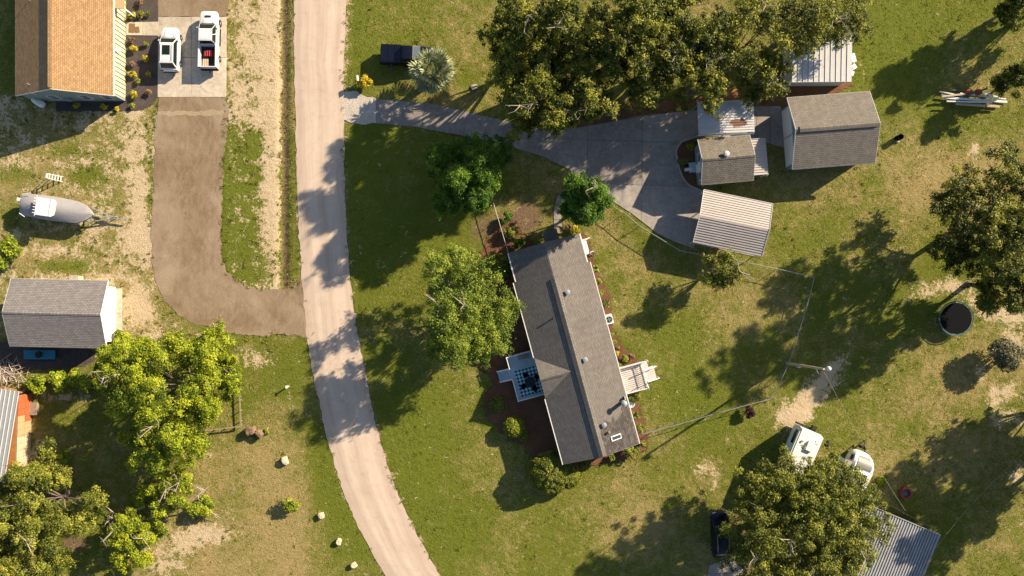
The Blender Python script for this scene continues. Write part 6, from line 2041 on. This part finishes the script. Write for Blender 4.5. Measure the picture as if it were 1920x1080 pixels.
# ------------------------------------------------------------------ trampoline
p = P(1793, 597, .88)
tr = thing('trampoline', 'round trampoline with teal rim and black mat in the oak shade', 'trampoline', (p.x, p.y, 0))
RT = 1.78
m = MB(); m.lathe((0, 0, .86), [(RT - .12, 0), (RT - .12, .012)], 36); m.build('jumping_mat', M['net'], tr)
m = MB()
n_ = 36
for k in range(n_):
    a0, a1 = 2 * math.pi * k / n_, 2 * math.pi * (k + 1) / n_
    i0, i1 = RT - .06, RT + .07
    m.add([(i0 * math.cos(a0), i0 * math.sin(a0), .885), (i0 * math.cos(a1), i0 * math.sin(a1), .885), (i1 * math.cos(a1), i1 * math.sin(a1), .9), (i1 * math.cos(a0), i1 * math.sin(a0), .9)], [(0, 1, 2, 3)])
m.build('edge_pad', M['pad'], tr)
for k in range(6):
    a = k * math.pi / 3
    b = a + .35; m = MB(); m.tube([(1.75 * math.cos(a), 1.75 * math.sin(a), .85), (1.8 * math.cos(a), 1.8 * math.sin(a), .03), (1.8 * math.cos(b), 1.8 * math.sin(b), .03), (1.75 * math.cos(b), 1.75 * math.sin(b), .85)], .028, 6); m.build('leg', M['galv'], tr)

# ------------------------------------------------------------------ fire bowl, barrel, mailbox, beams, stumps, stones, branches
p = P(1699, 925, .3); t = thing('fire_bowl', 'round terracotta red fire bowl on the shaded grass', 'fire pit', (p.x, p.y, 0))
for k in range(14):
    a = 2 * math.pi * k / 14; m = MB(); m.box((.54 * math.cos(a), .54 * math.sin(a), .17), (.2, .235, .34 + .03 * (k % 3)), rz=a); m.build('brick', M['terracotta'], t)
m = MB(); m.lathe((0, 0, 0), [(.47, .02), (.45, .1), (.2, .16), (.02, .18)], 16); m.build('ash', M['ash'], t)
p = P(1688, 257, .6); t = thing('burn_barrel', 'black barrel standing alone on the lawn right of the garage', 'barrel', (p.x, p.y, 0))
m = MB(); m.lathe((0, 0, 0), [(.29, 0), (.3, .3), (.31, .31), (.3, .33), (.3, .6), (.31, .62), (.3, .64), (.3, .78), (.27, .78), (.26, .2)], 18); m.build('drum', M['net'], t, True)
m = MB(); m.box((.02, -.36, .08), (.3, .16, .16)); m.build('block', M['concrete_new'], t)
p = P(671, 148, .9); t = thing('mailbox', 'white mailbox on a post beside the golden croton', 'mailbox', (p.x, p.y, 0), R(95))
m = MB(); m.box((0, 0, .5), (.1, .1, 1.05)); m.build('post', M['white'], t)
m = MB(); m.loft([[(x, -.09 if 0 else -.1, 1.03), (x, -.1, 1.16), (x, -.05, 1.25), (x, .05, 1.25), (x, .1, 1.16), (x, .1, 1.03)] for x in (-.27, .27)]); m.build('box', M['white'], t)
m = MB(); m.box((.1, .115, 1.2), (.03, .015, .16)); m.build('flag', M['redplastic'], t)

rr = random.Random(9)
BM = [(1762, 172, 1805, 180, 0), (1764, 178, 1880, 196, 1), (1770, 183, 1888, 191, 0), (1775, 190, 1860, 192, 0), (1780, 168, 1860, 176, 1), (1792, 195, 1874, 200, 2), (1800, 175, 1886, 186, 0), (1815, 178, 1850, 166, 1), (1778, 186, 1840, 188, 1), (1830, 172, 1870, 182, 0), (1766, 181, 1812, 176, 2)]
BL = ['short white beam at the top left end of the loose beam pile', 'long silver beam running the whole length of the beam pile', 'long white beam reaching furthest right in the beam pile',
      'white beam low in the pile, second from its lower edge', 'silver beam along the upper edge of the pile under the red bundles', 'pale wooden beam at the lower edge of the pile',
      'long white beam slanting through the right half of the beam pile', 'silver beam crossing the others upward beside the red bundles', 'silver beam in the left half of the pile, near its middle',
      'short white beam at the upper right of the beam pile', 'short wooden beam slanting upward at the left end of the pile']
for k, (xa, ya, xb, yb, mt) in enumerate(BM):
    z = .15 + .16 * (k % 4) + .02 * k
    a, b = P(xa, ya, z), P(xb, yb, z); c = (a + b) / 2
    m = MB(); L_ = (b - a).length; w_ = .12 + .05 * (k % 3)
    m.box((0, 0, 0), (L_, w_, .1)); m.box((0, 0, .053), (L_, .03, .02))
    tag(m.build('metal_beam', M[('white', 'silver', 'palewood')[mt]], loc=tuple(c), rz=math.atan2(b.y - a.y, b.x - a.x)), BL[k], 'beam', 'beams in the pile at the upper right')
for k, (x, y, lb) in enumerate(((1817, 172, 'rust red tarp bundle on top of the pale beam pile, left one'), (1834, 173, 'rust red tarp bundle on top of the pale beam pile, right one'))):
    p = P(x, y, .7); m = MB(); m.ell((0, 0, 0), (.42, .36, .22), 9, 6)
    m.v = [(a * (1 + rr.uniform(-.14, .14)), b * (1 + rr.uniform(-.14, .14)), c * (1 + rr.uniform(-.2, .2))) for a, b, c in m.v]
    tag(m.build('tarp_bundle', M['tarp'], loc=tuple(p)), lb, 'tarp')


def rock(px, py, dx, dy, h, mat, label, rz=0, name='stone_block', cat='stone'):
    p = P(px, py, h / 2)
    m = MB(); m.ell((0, 0, h * .45), (dx / 2, dy / 2, h * .55), 9, 6)
    q = random.Random(px)
    m.v = [(max(-dx * .42, min(dx * .42, a * 1.25)) * (1 + q.uniform(-.1, .1)), max(-dy * .42, min(dy * .42, b * 1.25)) * (1 + q.uniform(-.1, .1)), min(h, max(0, c * 1.15)) * (1 + q.uniform(-.06, .06))) for a, b, c in m.v]
    return tag(m.build(name, M[mat], loc=(p.x, p.y, -.02), rz=rz), label, cat)


rock(534, 864, .72, 1.0, .55, 'stone', 'tan stone block on the lawn, uppermost of the four by the road', .35)
rock(602, 967, .72, .75, .45, 'stone', 'pale stone block beside the road, second from the top', .2)
rock(635, 1016, .6, .8, .45, 'stone', 'pale stone block beside the road, third from the top', -.3)
rock(663, 1060, .7, .7, .45, 'stone', 'pale stone block beside the road at the bottom edge', .5)
rock(889, 163, .8, .6, .2, 'deadwood', 'bleached flat stump on the lawn right of the palm', .2, 'tree_stump', 'stump')
for k, (x, y, d1, d2, lb) in enumerate(((470, 808, 1.3, 1.1, 'left root plate of the uprooted stump near the small fence'), (486, 813, 1.0, .7, 'right root plate of the uprooted stump near the small fence'))):
    o = rock(x, y, d1, d2, .8, 'rootsoil', lb, .3 - k, 'tree_stump', 'stump')
for i, (x, y, r_, lb) in enumerate(((482, 822, 6, 'tiny sprout below the uprooted stump, right one'), (472, 819, 5, 'tiny sprout below the uprooted stump, left one'), (501, 808, 7, 'yellow green sprout right of the uprooted stump'))): shrub(lb, x, y, r_, .4, 'lf_ball', .14, 120, seed=210 + i, cat='plant', name='sprout')
# broken stump in bush
p = P(541, 943, .6); m = MB(); m.tube([(0, 0, -.05), (.05, .1, .6), (.1, .35, 1.0)], [.13, .11, .08], 8); tag(m.build('broken_stump', M['deadwood'], loc=(p.x, p.y, 0)), 'pale broken stump standing inside the bush near the road', 'stump')
p = P(539, 725, .4); m = MB(); m.box((0, 0, .35), (.12, .12, .75)); m.box((0, 0, .74), (.2, .3, .05)); tag(m.build('marker_post', M['white'], loc=(p.x, p.y, 0)), 'short white marker post left of the road', 'post')


def branch(label, pts, r0, seed, twigs=9, tl=1.2):
    q = random.Random(seed)
    w3 = [P(x, y, z) for x, y, z in pts]; o = w3[0].copy(); o.z = 0
    w3 = [p - o for p in w3]
    m = MB(); n = len(w3)
    m.tube(w3, [r0 * (1 - .8 * i / (n - 1)) for i in range(n)], 7)
    for k in range(twigs):
        f = q.uniform(.2, 1); i = min(int(f * (n - 1)), n - 2); p = w3[i].lerp(w3[i + 1], f * (n - 1) - i)
        d_ = Vector((q.uniform(-1, 1), q.uniform(-1, 1), q.uniform(-.05, .5))).normalized() * q.uniform(.5, 1) * tl
        m.tube([p, p + d_ * .5 + Vector((0, 0, .1)), p + d_ + Vector((q.uniform(-.3, .3), q.uniform(-.3, .3), 0))], [r0 * .35, r0 * .22, r0 * .08], 5)
    tag(m.build('fallen_branch', M['deadwood'], loc=tuple(o)), label, 'branch')


branch('bleached forked dead branch lying in shade above the small bright tree', [(270, 950, .9), (245, 960, .7), (222, 970, .6), (196, 977, .5)], .13, 3)
branch('second prong of bleached branch reaching up the grass', [(222, 969, .6), (208, 957, .6), (192, 944, .7)], .06, 4, 3, .5)
branch('dead grey limb poking through the leaves of the fallen tree', [(300, 965, .8), (340, 945, 1.2), (375, 925, 1.5), (392, 912, 1.4)], .11, 5, 16, 1.4)
branch('grey limb lying towards the dry sand from the fallen tree', [(330, 955, 1.0), (370, 945, 1.1), (415, 972, .5)], .08, 6, 10, 1.1)
branch('pale limb lying below the small bright tree', [(290, 960, .5), (275, 985, .6), (268, 1000, .8)], .09, 7, 6, .8)
branch('thin fallen twig on the dry lawn', [(432, 925, .05), (440, 915, .08), (449, 906, .06)], .03, 8, 4, .4)
branch('thin bleached log by the hedge and the bright oak', [(177, 699, .3), (195, 697, .3), (215, 695, .3)], .12, 9, 4, .6)
# dry brush pile at left edge
p = P(18, 702, .4); t = thing('brush_pile', 'pile of pale dry branches at the left edge below the grey shed', 'brush pile', (p.x, p.y, 0))
m = MB()
for k in range(120):
    a = rr.uniform(0, 6.28); l = rr.uniform(.6, 2.0); c0 = Vector((rr.gauss(-.2, .8), rr.gauss(0, .7), rr.uniform(.05, .75)))
    d_ = Vector((math.cos(a), math.sin(a), rr.uniform(-.15, .2))) * l * .5
    m.tube([c0 - d_, c0 + Vector((0, 0, .1)), c0 + d_], [.035, .025, .01], 4)
o = m.build('branch_tangle', M['deadwood'], t); o['kind'] = 'stuff'
# small rail fence
t = thing('rail_fence', 'small weathered rail fence at the corner by the uprooted stump', 'fence', (*P(455, 798).to_2d(), 0))
o_ = P(455, 798)
for a, b in (((452, 730), (455, 798)), ((455, 798), (388, 806))):
    pa, pb_ = P(*a) - o_, P(*b) - o_
    for z in (.5,):
        m = MB(); m.beam(pa + Vector((0, 0, z)), pb_ + Vector((0, 0, z)), .14, .06); m.build('rail', M['wood'], t)
    for k in range(4):
        q = pa.lerp(pb_, (k + .5 * (a[0] == 455)) / 3.5); m = MB(); m.box((q.x, q.y, .3), (.07, .07, .66)); m.build('post', M['wood'], t)
